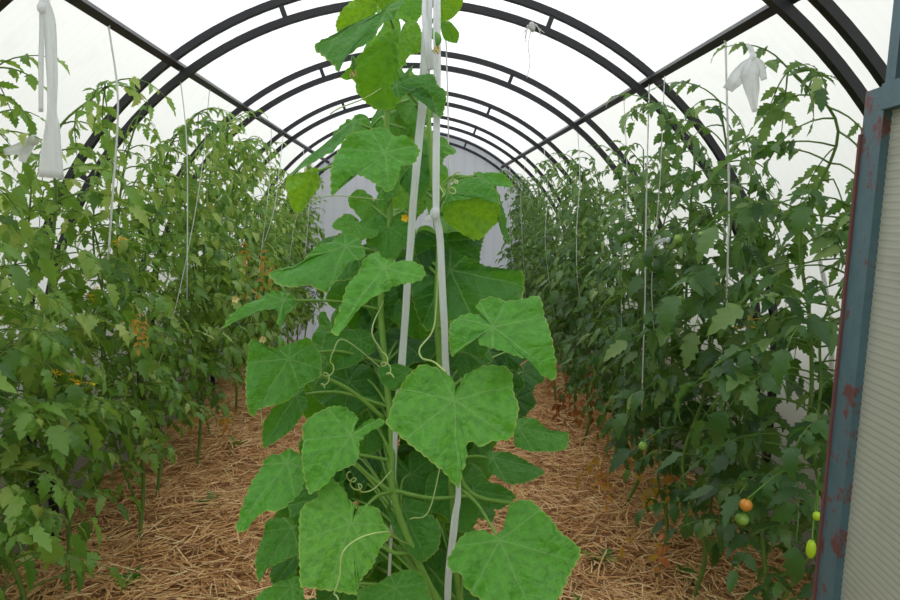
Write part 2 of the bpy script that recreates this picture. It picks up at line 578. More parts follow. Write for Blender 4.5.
# ------------------------------------------------------------------ floor with straw
def fz(x, y):
    return 0.018 * math.sin(2.3 * x + 1.1 * y) + 0.014 * math.sin(5.1 * x - 3.3 * y + 1) + 0.012 * math.sin(9 * y + 4 * x) \
        + 0.05 * math.exp(-((abs(x) - 1.1) / 0.28) ** 2) - 0.02
fzv = np.vectorize(fz)
mb = MB()
NX, NY = 70, 150
xs = np.linspace(-1.50, 1.50, NX)
ys = np.linspace(0.3, Y1 - 0.002, NY)
gx, gy = np.meshgrid(xs, ys)
gz = fzv(gx, gy) + rng.normal(0, 0.006, gx.shape)
idx = np.arange(NX * NY).reshape(NY, NX)
fc = np.stack([idx[:-1, :-1], idx[:-1, 1:], idx[1:, 1:], idx[1:, :-1]], -1).reshape(-1, 4)
mb.add(np.stack([gx, gy, gz], -1).reshape(-1, 3), fc)
structure(mb.build('floor', M['soil']))

def straw_mesh(n, seed):
    g = np.random.default_rng(seed)
    vs = np.zeros((n, 9, 3))
    x = g.uniform(-1.47, 1.47, n)
    y = 1.2 + (Y1 - 1.25) * g.random(n) ** 1.35
    # clumps share a rough direction
    cell = np.sin(7 * x + 3 * np.sin(5 * y)) + np.cos(6 * y + 2 * np.sin(4 * x))
    th = cell * 1.6 + g.normal(0, 0.75, n)
    L = g.uniform(0.03, 0.11, n) * (1 + (g.random(n) < 0.12) * 0.9)
    wd = g.uniform(0.0012, 0.0028, n)
    lift = g.random(n) ** 2.2 * 0.045 + 0.006
    tilt = g.normal(0, 0.16, n)
    bend = g.normal(0, 0.25, n)
    z = fzv(x, y) + lift
    d = np.stack([np.cos(th), np.sin(th), tilt], -1)
    sd = np.stack([-np.sin(th), np.cos(th), np.zeros(n)], -1)
    c = np.stack([x, y, z], -1)
    for k, t in enumerate((-0.5, 0.0, 0.5)):
        q = c + d * (L * t)[:, None] + sd * (bend * L * (t * t))[:, None]
        q[:, 2] = np.maximum(q[:, 2], fzv(q[:, 0], q[:, 1]) + 0.003)
        q[:, 0] = np.clip(q[:, 0], -1.49, 1.49)
        q[:, 1] = np.minimum(q[:, 1], Y1 - 0.01)
        vs[:, k * 3 + 0] = q - sd * wd[:, None]
        vs[:, k * 3 + 1] = q + np.array([0, 0, 1]) * (wd * 0.9)[:, None]
        vs[:, k * 3 + 2] = q + sd * wd[:, None]
    base = np.array([(0, 1, 4, 3), (1, 2, 5, 4), (3, 4, 7, 6), (4, 5, 8, 7)])
    f = (base[None] + (np.arange(n) * 9)[:, None, None]).reshape(-1, 4)
    tint = np.clip(g.normal(0.48, 0.26, n), 0, 1)
    m = MB()
    m.add(vs.reshape(-1, 3), f, tint=np.repeat(tint, 9))
    return m
so = straw_mesh(42000, 5).build('straw', M['straw'])
tag(so, 'loose dry golden straw mulch spread over the whole greenhouse floor', 'straw', kind='stuff')

# ------------------------------------------------------------------ steel frame
ORD = ['nearest', 'second nearest', 'third nearest', 'fourth nearest', 'fifth nearest', 'farthest']
def square_tube(mb, prof, y, hw, closed=False):
    """square section swept along an x-z profile at depth y"""
    p = np.array(prof)
    t = np.gradient(p, axis=0)
    t /= np.linalg.norm(t, axis=1)[:, None]
    nrm = np.stack([-t[:, 1], t[:, 0]], -1)
    vs, fs = [], []
    for i in range(len(p)):
        for (a, b) in ((-1, -1), (1, -1), (1, 1), (-1, 1)):
            q = p[i] + nrm[i] * hw * a
            vs.append((q[0], y + hw * b, q[1]))
    for i in range(len(p) - 1):
        for k in range(4):
            k2 = (k + 1) % 4
            fs.append((i * 4 + k, i * 4 + k2, i * 4 + 4 + k2, i * 4 + 4 + k))
    fs += [(3, 2, 1, 0), tuple(len(vs) - 4 + k for k in range(4))]
    mb.add(vs, fs)
for i, y in enumerate(RINGS):
    t = thing('steel_arch', 'dark steel double arch with short cross ties, ' + ORD[i] + ' to the doorway', 'arch', (0, y, 0), 'steel arches carrying the greenhouse roof')
    for nm, rad in (('outer_tube', ROUT), ('inner_tube', RIN)):
        prof = [(-rad, -0.04), (-rad, 0.3)] + [(rad * math.sin(a), ZC + rad * math.cos(a)) for a in np.linspace(-math.pi / 2, math.pi / 2, 73)] + [(rad, 0.3), (rad, -0.04)]
        mb = MB()
        square_tube(mb, prof, y, 0.0125)
        mb.build(nm, M['steel'], t, (0, y, 0), smooth=False)
    for a in (-84, -59, -20, 20, 59, 84):
        a = R(a)
        mb = MB()
        square_tube(mb, [((RIN + 0.008) * math.sin(a), ZC + (RIN + 0.008) * math.cos(a)), ((ROUT - 0.008) * math.sin(a), ZC + (ROUT - 0.008) * math.cos(a))], y, 0.009)
        mb.build('tie', M['steel'], t, (0, y, 0), smooth=False)
PURX, PURZ = 1.45 * math.sin(APUR), ZC + 1.45 * math.cos(APUR)
for sd, nm in ((-1, 'left'), (1, 'right')):
    mb = MB()
    c_, s_ = math.cos(sd * APUR), math.sin(sd * APUR)
    rot = np.array([[c_, 0, s_], [0, 1, 0], [-s_, 0, c_]])
    box(mb, (-0.0125, Y0 + 0.05, -0.0125), (0.0125, Y1 - 0.03, 0.0125), (rot, (sd * PURX, 0, PURZ)))
    tag(mb.build('purlin', M['steel'], None, (sd * PURX, 1, PURZ), smooth=False), 'long dark steel purlin running front to back over the %s tomato row' % nm, 'purlin')

# ------------------------------------------------------------------ door swung inwards at the right
DT = P(866, 92, 0.92)                 # top outer corner of the leaf's free edge
XV = math.atan2(505 - 415, F)         # its direction
ddir = np.array([-math.sin(XV), -math.cos(XV), 0.0])      # from free edge back to the hinge
dn = np.array([-ddir[1], ddir[0], 0.0]) * 1.0
if np.dot(dn, CAM - DT) < 0:
    dn = -dn                          # towards the camera side
DW = 0.80
def dbox(mb, a0, a1, n0, n1, z0, z1):
    """box in door coordinates: a along the leaf from the free edge, n out of it"""
    m = np.stack([ddir, dn, np.array([0, 0, 1.0])], -1)
    return box(mb, (a0, n0, z0), (a1, n1, z1), (m, (DT[0], DT[1], 0)))
door = bpy.data.objects.new('door_1', None)
C.objects.link(door)
door.location = (DT[0], DT[1], 0.05)
structure(door)
do = np.array([DT[0], DT[1], 0.05])
ZT = float(DT[2])
mb = MB(); dbox(mb, 0.0, 0.050, -0.028, 0.0, 0.05, ZT); mb.build('stile', M['paint'], door, do, smooth=False)
mb = MB(); dbox(mb, -0.0025, 0.0035, -0.02, 0.0035, 0.05, ZT - 0.06); o = mb.build('edge_strip', M['rust'], door, do, smooth=False); o['label'] = 'rusty edge strip of the door frame'
mb = MB(); dbox(mb, DW - 0.05, DW, -0.028, 0.0, 0.05, ZT); mb.build('stile', M['paint'], door, do, smooth=False)
mb = MB(); dbox(mb, 0.0505, DW - 0.0505, -0.03, 0.006, ZT - 0.034, ZT + 0.001); mb.build('top_rail', M['paint'], door, do, smooth=False)
mb = MB(); dbox(mb, 0.0505, DW - 0.0505, -0.028, 0.0, 0.05, 0.09); mb.build('bottom_rail', M['paint'], door, do, smooth=False)
# ribbed panel with real ribs
mb = MB()
nz = int((ZT - 0.05) / 0.0105)
vs, fs = [], []
for k in range(nz * 2 + 1):
    z = 0.07 + k * 0.00525
    if z > ZT - 0.02:
        break
    off = -0.012 + (0.0014 if k % 2 else 0.0)
    for a_ in (0.048, DW - 0.048):
        q = DT + ddir * a_ + dn * off
        vs.append((q[0], q[1], z))
for k in range(len(vs) // 2 - 1):
    fs.append((2 * k, 2 * k + 1, 2 * k + 3, 2 * k + 2))
mb.add(vs, fs)
mb.build('panel', M['doorpoly'], door, do, smooth=False)
# upper leaf standing on it
mb = MB(); dbox(mb, 0.035, 0.058, -0.028, -0.006, ZT + 0.0, ZT + 0.15); mb.build('upper_stile', M['paint'], door, do, smooth=False)
mb = MB(); dbox(mb, 0.030, DW, -0.03, -0.002, ZT + 0.151, ZT + 0.176); mb.build('upper_rail', M['paint'], door, do, smooth=False)
mb = MB(); dbox(mb, 0.059, DW, -0.021, -0.015, ZT + 0.0015, ZT + 0.1505); mb.build('upper_panel', M['doorpoly'], door, do, smooth=False)
mb = MB(); dbox(mb, 0.082, 0.20, -0.012, 0.004, ZT + 0.045, ZT + 0.2); o = mb.build('lock_plate', M['lock'], door, do, smooth=False)
o['label'] = 'bright blue metal lock plate'

# ------------------------------------------------------------------ tomato plants
ST = np.array([0.0, 0.09, 0.20, 0.29, 0.43, 0.51, 0.64, 0.71, 0.83, 1.0])
SW = np.array([0.02, 0.17, 0.29, 0.18, 0.31, 0.19, 0.24, 0.13, 0.11, 0.0])
ST2 = np.array([0.0, 0.2, 0.45, 0.7, 1.0])
SW2 = np.array([0.04, 0.23, 0.26, 0.17, 0.0])
class Leaflets:
    """collects leaflets and builds them all at once"""
    def __init__(s):
        s.rows = []
    def add(s, o, y, n, L, wf, curl, fold, tint):
        y = unit(y)
        n = unit(n - y * np.dot(n, y))
        x = np.cross(y, n)
        s.rows.append(np.concatenate([o, x, y, n, [L, wf, curl, fold, tint]]))
    def build(s, mb, fine=True):
        if not s.rows:
            return
        A = np.array(s.rows)
        N = len(A)
        st, sw = (ST, SW) if fine else (ST2, SW2)
        m = len(st)
        tx = np.stack([-sw, np.zeros(m), sw], -1).reshape(-1)
        ty = np.repeat(st, 3)
        # the lobes point a little forward
        ty = ty + np.maximum(np.abs(tx) - 0.15, 0) * 0.45
        o, x, y, n = A[:, 0:3], A[:, 3:6], A[:, 6:9], A[:, 9:12]
        L, wf, cu, fo, ti = A[:, 12], A[:, 13], A[:, 14], A[:, 15], A[:, 16]
        X = tx[None] * wf[:, None]
        wav = 0.035 * np.sin(ty * 21 + np.sign(tx) * 1.3)[None] * (np.abs(tx) > 0)
        cc = np.where(np.abs(cu) < 0.02, 0.02, cu)[:, None]
        Z = -(1 - np.cos(cc * ty[None])) / cc + fo[:, None] * np.abs(X) + wav
        Yy = np.sin(cc * ty[None]) / cc
        v = o[:, None] + L[:, None, None] * (X[..., None] * x[:, None] + Yy[..., None] * y[:, None] + Z[..., None] * n[:, None])
        k = np.arange(m - 1) * 3
        f = np.concatenate([np.stack([k, k + 1, k + 4, k + 3], -1), np.stack([k + 1, k + 2, k + 5, k + 4], -1)])
        f = (f[None] + (np.arange(N) * 3 * m)[:, None, None]).reshape(-1, 4)
        v[..., 0] = np.clip(v[..., 0], -1.495, 1.495)
        v[..., 1] = np.minimum(v[..., 1], Y1 - 0.012)
        hh = np.hypot(v[..., 0], v[..., 2] - ZC)
        sc = np.where((v[..., 2] > ZC) & (hh > 1.495), 1.495 / hh, 1.0)
        v[..., 0] *= sc
        v[..., 2] = ZC + (v[..., 2] - ZC) * sc
        mb.add(v.reshape(-1, 3), f, tint=np.repeat(ti, 3 * m))

UP = np.array([0, 0, 1.0])
def compound_leaf(lf, stems, base, az, el, L, tint, pairs=3, droop=1.0, g=random, lim=None, size=1.0):
    d = np.array([math.cos(az) * math.cos(el), math.sin(az) * math.cos(el), math.sin(el)])
    pts = [np.asarray(base, float)]
    seg = 7
    for k in range(seg):
        if lim is not None and pts[-1][2] > ZC - 0.1:
            q = pts[-1]
            h_ = math.hypot(q[0], q[2] - ZC)
            rv = np.array([q[0], 0, q[2] - ZC]) / max(h_, 0.1)
            if h_ > 1.32 and np.dot(d, rv) > 0:
                k_ = np.dot(d, rv)
                d = unit(d - rv * k_ * 1.05 + np.array([math.copysign(rv[2], q[0]), 0, -abs(rv[0])]) * 0.6 * k_ + np.array([0, 0.02, 0]))
        pts.append(pts[-1] + d * L / seg)
        d = unit(d + np.array([g.gauss(0, 0.05), g.gauss(0, 0.05), -0.19 * droop]))
        if lim is not None:
            q = pts[-1]
            q[0] = min(max(q[0], lim[0]), lim[1])
            h_ = math.hypot(q[0], q[2] - ZC)
            if q[2] > ZC and h_ > 1.42:
                q[0] *= 1.42 / h_
                q[2] = ZC + (q[2] - ZC) * 1.42 / h_
            q[1] = min(q[1], Y1 - 0.1)
    pts = np.array(pts)
    if stems is not None:
        tube(stems, pts, np.linspace(0.0026, 0.001, seg + 1) * size, 4)
    tan = np.gradient(pts, axis=0)
    def leaflet(i, ysgn, ln):
        t = unit(tan[i])
        s = unit(np.cross(t, UP))
        nrm = np.cross(s, t)
        nrm = unit(nrm + np.array([g.gauss(0, 0.35), g.gauss(0, 0.35), g.gauss(0, 0.2)]))
        if ysgn == 0:
            y = t + np.array([0, 0, -0.15])
        else:
            y = s * ysgn * 0.9 + t * 0.55 + np.array([g.gauss(0, .18), g.gauss(0, .18), -0.25 * droop + g.gauss(0, .2)])
        lf.add(pts[i], y, nrm, ln, g.uniform(0.7, 1.0), g.uniform(0.1, 1.5), g.uniform(-0.1, 0.6), min(1, max(0, tint + g.gauss(0, 0.2))))
    for k in range(pairs):
        i = 3 + (k * (seg - 3)) // pairs
        ln = L * (0.25 + 0.09 * (1 - abs(k - 1))) * g.uniform(0.8, 1.15)
        for sg in (-1, 1):
            leaflet(i, sg, ln * g.uniform(0.85, 1.1))
        if g.random() < 0.5 and i + 1 < seg:
            leaflet(i + 1, g.choice((-1, 1)), ln * 0.35)
    leaflet(seg, 0, L * g.uniform(0.32, 0.42))
    return pts

def tomato_plant(x, y, H, label, side, seed, dens=1.0, fine=True, lowest=0.25, nstem=2, lean=(0, 0), Lm=0.24, tint=0.45):
    g = random.Random(seed)
    base = np.array([x, y, fz(x, y)])
    t = thing('tomato_plant', label, 'tomato plant', base, 'tomato plants in the %s row' % side)
    stem, lf = MB(), Leaflets()
    rach = MB()
    xin = 1.38
    far = min(1, max(0, (y - 3.4) / 1.6))
    lim = (-xin, -0.66 - 0.26 * far) if side == 'left' else (0.66 + 0.14 * far, xin)
    nodes = []
    for s_ in range(nstem):
        h = H * (1.0 if s_ == 0 else g.uniform(0.72, 0.95))
        a0 = g.uniform(0, 6.28)
        off = 0.0 if s_ == 0 else g.uniform(0.08, 0.17)
        ctrl = []
        K = 7
        z0 = 0.0 if s_ == 0 else g.uniform(0.10, 0.35)
        for k in range(K + 1):
            q = k / K
            sp_ = off * min(1, q * 2.2)
            ctrl.append((min(max(x + lean[0] * q + math.cos(a0) * sp_ * 0.75 + g.gauss(0, 0.022) * (q > 0), lim[0] + 0.04), lim[1] - 0.04),
                         min(y + lean[1] * q + math.sin(a0) * sp_ + g.gauss(0, 0.03) * (q > 0), Y1 - 0.12), base[2] - 0.02 + z0 + (h - z0) * q))
            if k == 0 and s_:
                ctrl[0] = tuple(nodes[0][int(np.argmin(np.abs(nodes[0][:, 2] - ctrl[0][2])))])
        for ci, cpt in enumerate(ctrl):
            hr_ = math.hypot(cpt[0], cpt[2] - ZC)
            if cpt[2] > ZC and hr_ > 1.37:
                k_ = 1.37 / hr_
                ctrl[ci] = (cpt[0] * k_, cpt[1], ZC + (cpt[2] - ZC) * k_)
        path = smooth_path(ctrl, 6)
        tube(stem, path, np.linspace(0.0078 if s_ == 0 else 0.0048, 0.003, len(path)), 7)
        nodes.append(path)
        nleaf = int(h / 0.031 * dens)
        az = g.uniform(0, 6.28)
        for k in range(nleaf):
            q = (k + g.random()) / nleaf
            z = base[2] + lowest + (h - lowest) * q
            j = int(np.argmin(np.abs(path[:, 2] - z)))
            az += 2.4 + g.gauss(0, 0.4)
            taper = 0.62 + 0.55 * math.sin(math.pi * min(1, 0.18 + q * 0.82)) if q > 0.1 else 0.85
            L = Lm * taper * g.uniform(0.8, 1.2)
            el = R(g.uniform(0, 40)) + (R(20) if q > 0.85 else 0)
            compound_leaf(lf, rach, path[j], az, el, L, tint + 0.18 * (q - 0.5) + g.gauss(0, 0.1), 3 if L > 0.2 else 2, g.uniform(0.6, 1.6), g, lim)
    mb = MB()
    lf.build(mb, fine)
    stem.build('stem', M['stem'], t, base)
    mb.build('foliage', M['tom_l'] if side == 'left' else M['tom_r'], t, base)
    rach.build('leaf_stalks', M['stem'], t, base)
    return t, base, nodes, g

def to_stem(nodes, c):
    best = min((p for path in nodes for p in path if p[2] > c[2] - 0.02), key=lambda p: np.linalg.norm(p - c), default=nodes[0][-1])
    c = np.asarray(c)
    return smooth_path([c, (c + best) / 2 + np.array([0, 0, 0.03]), best], 6)
def fruit(t, base, c, r, mat, long=1.0, axis=(0, 0, 1), lab=None, nodes=None):
    mb = MB()
    ellipsoid(mb, c, (r, r * long), axis, rib=0.015)
    o = mb.build('tomato', mat, t, base)
    if lab:
        o['label'] = lab
    mb = MB()
    lf = Leaflets()
    top = np.asarray(c) + unit(axis) * r * long * 0.93
    for k in range(5):
        a = k * 1.257
        lf.add(top, (math.cos(a), math.sin(a), -0.1), unit(axis), r * 0.9, 0.7, 0.3, 0.1, 0.5)
    lf.build(mb, False)
    tube(mb, to_stem(nodes, top), 0.0018, 5, tint=0.5)
    mb.build('calyx', M['tom_l'], o, base)
    return o

def extra_leaves(t, base, spots, mat, name, lab, g, L=0.12):
    """a few leaves of another colour on a plant, at given points"""
    lf, mb = Leaflets(), MB()
    for c in spots:
        compound_leaf(lf, None, c, g.uniform(0, 6.28), R(g.uniform(-50, 10)), L * g.uniform(0.8, 1.2), g.random(), 2, 1.5, g)
    lf.build(mb, False)
    o = mb.build(name, mat, t, base)
    o['label'] = lab
    return o

def truss(t, base, c, g, nodes):
    """small yellow flowers on a stalk"""
    mb, lf = MB(), Leaflets()
    for k in range(5):
        p = np.asarray(c) + np.array([g.gauss(0, 0.018), g.gauss(0, 0.018), g.gauss(0, 0.015)])
        tube(mb, [np.asarray(c), p], 0.001, 4, tint=0.5)
        for j in range(5):
            a = j * 1.257 + g.random()
            lf.add(p, (math.cos(a), math.sin(a), -0.4), UP, 0.013, 0.8, 0.2, 0.1, 0.5)
    lf.build(mb, False)
    o = mb.build('flower_truss', M['petal'], t, base)
    mb = MB()
    tube(mb, to_stem(nodes, c), 0.0016, 5)
    mb.build('truss_stalk', M['stem'], o, base)
    return o

NUMW = ['first', 'second', 'third', 'fourth', 'fifth', 'sixth', 'seventh', 'eighth', 'ninth', 'tenth', 'eleventh', 'twelfth', 'thirteenth', 'fourteenth']
LEFT = [(-1.06, 1.62), (-1.12, 2.02), (-1.05, 2.40), (-1.13, 2.78), (-1.08, 3.16), (-1.13, 3.55), (-1.10, 3.95), (-1.13, 4.35), (-1.10, 4.78), (-1.12, 5.2), (-1.1, 5.65), (-1.12, 6.1), (-1.10, 6.4)]
RIGHT = [(1.03, 1.62), (0.98, 2.03), (1.05, 2.40), (0.99, 2.78), (1.05, 3.15), (1.0, 3.55), (1.05, 3.95), (1.02, 4.38), (1.05, 4.8), (1.02, 5.22), (1.05, 5.65), (1.03, 6.05), (1.04, 6.4)]
PL, PR = [], []
for i, (x, y) in enumerate(LEFT):
    g = random.Random(100 + i)
    H = g.uniform(1.64, 1.94)
    word = 'bushy tomato plant, %s from the front of the left row' % NUMW[i]
    if i == 0:
        word = 'tomato plant with pale toothed leaves nearest the camera in the left row'
    if i == len(LEFT) - 1:
        word = 'tomato plant at the far end of the left row by the back wall'
    PL.append(tomato_plant(x, y, H, word, 'left', 200 + i, 1.0, i < 6, 0.30 if i else 0.2, 3 if i > 1 else 2, Lm=0.185 if i > 1 else 0.22))
for i, (x, y) in enumerate(RIGHT):
    g = random.Random(300 + i)
    H = g.uniform(1.62, 1.92)
    word = 'tomato plant coloured as in shade, %s from the front of the right row' % NUMW[i]
    if i == 0:
        word = 'tomato plant coloured as in shade just behind the open door, first of the right row'
    if i == len(RIGHT) - 1:
        word = 'tomato plant at the far end of the right row by the back wall'
    PR.append(tomato_plant(x, y, H, word, 'right', 400 + i, 1.0, i < 6, 0.32, 3 if i > 2 else 2, Lm=0.185 if i > 2 else 0.25, tint=0.40))

def near(pl, d):
    return min(pl, key=lambda q: abs(q[1][1] - d))
# fruits, flowers and discoloured leaves where the photo shows them
for px, py, d, r, mat, lg, lab in ((643, 446, 1.95, 0.0145, 'green_fruit', 1.0, None), (746, 505, 1.45, 0.0155, 'orange_fruit', 1.0, 'ripening orange tomato'),
                                   (742, 519, 1.47, 0.017, 'green_fruit', 0.9, None), (811, 549, 1.28, 0.0105, 'lime_fruit', 2.1, 'long lime green tomato'),
                                   (817, 516, 1.30, 0.009, 'lime_fruit', 1.2, None), (702, 234, 1.9, 0.010, 'green_fruit', 1.0, None), (678, 239, 2.0, 0.013, 'green_fruit', 1.2, None), (680, 300, 2.0, 0.013, 'green_fruit', 1.0, None)):
    q = near(PR, d)
    fruit(q[0], q[1], P(px, py, d), r, M[mat], lg, (0.05, 0.05, 1), lab, q[2])
for px, py, d in ((156, 262, 2.7), (172, 285, 2.8), (157, 340, 2.6), (93, 470, 2.3)):
    q = near(PL, d)
    fruit(q[0], q[1], P(px, py, d), 0.017, M['green_fruit'], nodes=q[2])
for pl, px, py, d in ((PL, 88, 294, 2.1), (PL, 230, 178, 4.0), (PL, 118, 240, 2.2), (PR, 718, 283, 2.0), (PR, 745, 320, 1.9), (PR, 695, 340, 2.2), (PR, 560, 212, 5.4), (PR, 598, 278, 4.0), (PL, 55, 375, 1.9), (PL, 75, 382, 1.95), (PR, 555, 265, 4.9)):
    q = near(pl, d)
    truss(q[0], q[1], P(px, py, d), q[3], q[2])
gg = random.Random(3)
def cloud(px, py, d, n, sx, sy):
    return [P(px + gg.gauss(0, sx), py + gg.gauss(0, sy), d + gg.gauss(0, 0.05)) for _ in range(n)]
q = near(PL, 2.0); extra_leaves(q[0], q[1], cloud(138, 318, 2.0, 8, 5, 9), M['yellow'], 'yellowed_leaves', 'orange and yellow fading leaves', gg, 0.06)
q = near(PL, 3.55); extra_leaves(q[0], q[1], cloud(254, 258, 3.6, 9, 7, 18), M['yellow'], 'yellowed_leaves', 'yellow and rust red fading leaves', gg, 0.16)
q = near(PL, 3.55); extra_leaves(q[0], q[1], cloud(215, 405, 3.4, 8, 14, 12), M['yellow'], 'yellowed_leaves', 'yellowing lower leaves', gg, 0.12)
q = near(PR, 2.4); extra_leaves(q[0], q[1], cloud(650, 478, 2.25, 12, 22, 20), M['yellow'], 'yellowed_leaves', 'yellow lower leaves', gg, 0.13)
q = near(PR, 2.78); extra_leaves(q[0], q[1], cloud(604, 462, 2.8, 8, 9, 18), M['yellow'], 'yellowed_leaves', 'yellow lower leaves', gg, 0.13)
q = near(PR, 4.8); extra_leaves(q[0], q[1], cloud(556, 388, 4.0, 14, 14, 12), M['brown'], 'withered_leaves', 'withered brown lower leaves', gg, 0.17)
q = near(PR, 3.95); extra_leaves(q[0], q[1], cloud(590, 390, 3.4, 10, 8, 14), M['brown'], 'withered_leaves', 'withered brown lower leaves', gg, 0.14)

# ------------------------------------------------------------------ strings and rags for the tomatoes
def twine(pts, label, wd=0.0028, grp='white strings tying up the tomatoes'):
    mb = MB()
    p = smooth_path(pts, 4)
    tube(mb, p, wd, 6)
    # a knot at the top
    ellipsoid(mb, p[0], (wd * 1.7, wd * 2.4), ns=8, nr=6)
    return tag(mb.build('twine', M['twine'], None, p[-1]), label, 'string', grp)
def purl(side, d):
    return np.array([side * PURX, d, PURZ - 0.013])
def wob(a, b, g, amp=0.012):
    a, b = np.asarray(a), np.asarray(b)
    return [a + (b - a) * t + np.array([g.gauss(0, amp), g.gauss(0, amp), 0]) * (0 < t < 1) for t in (0, 0.25, 0.5, 0.75, 1)]
# each hangs from the purlin down to a plant's stem; names of what it leads to set them apart
for pl, side, nm in ((PL, -1, 'left'), (PR, 1, 'right')):
    for i, q in enumerate(pl):
        if i in ((0, 1, 2, 4, 5, 8, 11) if side < 0 else (0, 1, 4, 6, 8, 10, 12)):
            continue
        g = random.Random(900 + i + 50 * side)
        b = q[1]
        low = g.uniform(0.25, 0.9)
        st = q[2][0]
        j = int(np.argmin(np.abs(st[:, 2] - low)))
        top = purl(side, b[1] + g.uniform(-0.1, 0.1))
        pts = wob(top, st[j] + np.array([-side * 0.03, -0.02, 0]), g)
        pts = [pts[0]] + [p - np.array([side * 0.06, 0.06, 0]) * k for k, p in zip((0.5, 1, 0.8), pts[1:4])] + [pts[4]]
        twine(pts, 'white string from the purlin to the %s tomato plant of the %s row' % (NUMW[i], nm), g.uniform(0.0013, 0.0024))
# the two clear straight strings near the front of the right row and two on the left
twine([purl(1, 2.46), P(646, 215, 2.32), P(645, 300, 2.28), P(643, 360, 2.25), P(642, 410, 2.25)], 'straight white string hanging in front of the right row, its lower end lowest of all', 0.0026)
twine([purl(1, 1.86), P(729, 190, 1.9), P(728, 250, 1.88), P(726, 330, 1.88)], 'straight white string right of the tied horizontal rag on the right row', 0.003)
twine([purl(-1, 1.95), P(118, 100, 1.93), P(113, 190, 1.9), P(108, 260, 1.9)], 'slightly slanting white string beside the hanging rag on the left', 0.0028)
twine([purl(-1, 2.5), P(187, 150, 2.5), P(187, 300, 2.48)], 'straight white string hanging from the left purlin at the second arch', 0.002)

mb = MB()
c_ = P(532, 27, 2.485)
for k in range(5):
    gk = random.Random(k)
    e_ = c_ + np.array([gk.uniform(-.05, .05), -0.01, gk.uniform(-.07, -.02)])
    tube(mb, smooth_path([c_, (c_ + e_) / 2 + np.array([gk.uniform(-.03, .03), -0.015, 0.02]), e_], 5), 0.0016, 5)
tube(mb, smooth_path([c_, P(528, 45, 2.47), P(530, 62, 2.47), P(527, 78, 2.47)], 5), 0.0018, 5)
ellipsoid(mb, c_, (0.02, 0.012), (1, 0, 0.3), 10, 8)
tag(mb.build('twine', M['twine'], None, c_), 'tangle of loose string ends knotted on the second arch, high on its right', 'string')

def rag(name, strips, label, org, knot=None):
    t = thing(name, label, 'rag', org)
    for s_ in strips:
        mb = MB()
        pts = smooth_path(s_[0], 6)
        wd = np.interp(np.linspace(0, 1, len(pts)), np.linspace(0, 1, len(s_[1])), s_[1])
        band(mb, pts, wd)
        mb.build('tail', M['cloth'], t, org)
    if knot is not None:
        mb = MB()
        ellipsoid(mb, knot[0], (knot[1], knot[1] * 1.3), (0.2, 0, 1), 10, 8, rib=0.12)
        mb.build('knot', M['cloth'], t, org)
    return t
d = 1.40
rag('hanging_rag', [([P(42, -8, d), P(42, 30, d), P(41, 75, d), P(41, 112, d)], [0.012, 0.011, 0.010, 0.009]),
                    ([P(43, -6, d - .01), P(50, 25, d - .01), P(52, 70, d - .01), P(52, 112, d - .01), P(52, 130, d - .01), P(51, 178, d - .01)], [0.016, 0.026, 0.022, 0.018, 0.03, 0.05])],
    'white cloth rag hanging in two long tails from the left end of the nearest arch', P(42, -8, d), (P(42, 8, d - .01), 0.009))
d = 1.50
rag('tied_rag', [([P(753, 58, d), P(744, 68, d - .01), P(735, 80, d - .02), P(728, 90, d - .01)], [0.010, 0.030, 0.034, 0.026]),
                 ([P(753, 58, d - .01), P(750, 72, d - .02), P(752, 90, d - .015), P(755, 112, d - .01)], [0.014, 0.046, 0.034, 0.012]),
                 ([P(753, 58, d), P(760, 66, d + .01), P(764, 80, d + .01)], [0.010, 0.022, 0.014]),
                 ([P(753, 58, d), P(751, 50, d), P(747, 44, d)], [0.008, 0.014, 0.006])],
    'white cloth bow tied round a tomato stem under the right purlin', P(754, 58, d), (P(753, 57, d - .01), 0.0075))
d = 1.60
rag('tied_rag', [([P(33, 139, d), P(22, 148, d), P(4, 152, d)], [0.018, 0.03, 0.014]), ([P(34, 140, d), P(26, 152, d), P(22, 162, d)], [0.012, 0.024, 0.016])],
    'white cloth scrap tied round a tomato stem at the left edge', P(33, 139, d), (P(34, 140, d), 0.010))
d = 2.2
rag('tied_rag', [([P(655, 243, d), P(664, 240, d), P(676, 239, d)], [0.012, 0.016, 0.012])],
    'short white horizontal cloth strip tied across the right tomato row', P(655, 243, d), (P(668, 240, d), 0.008))

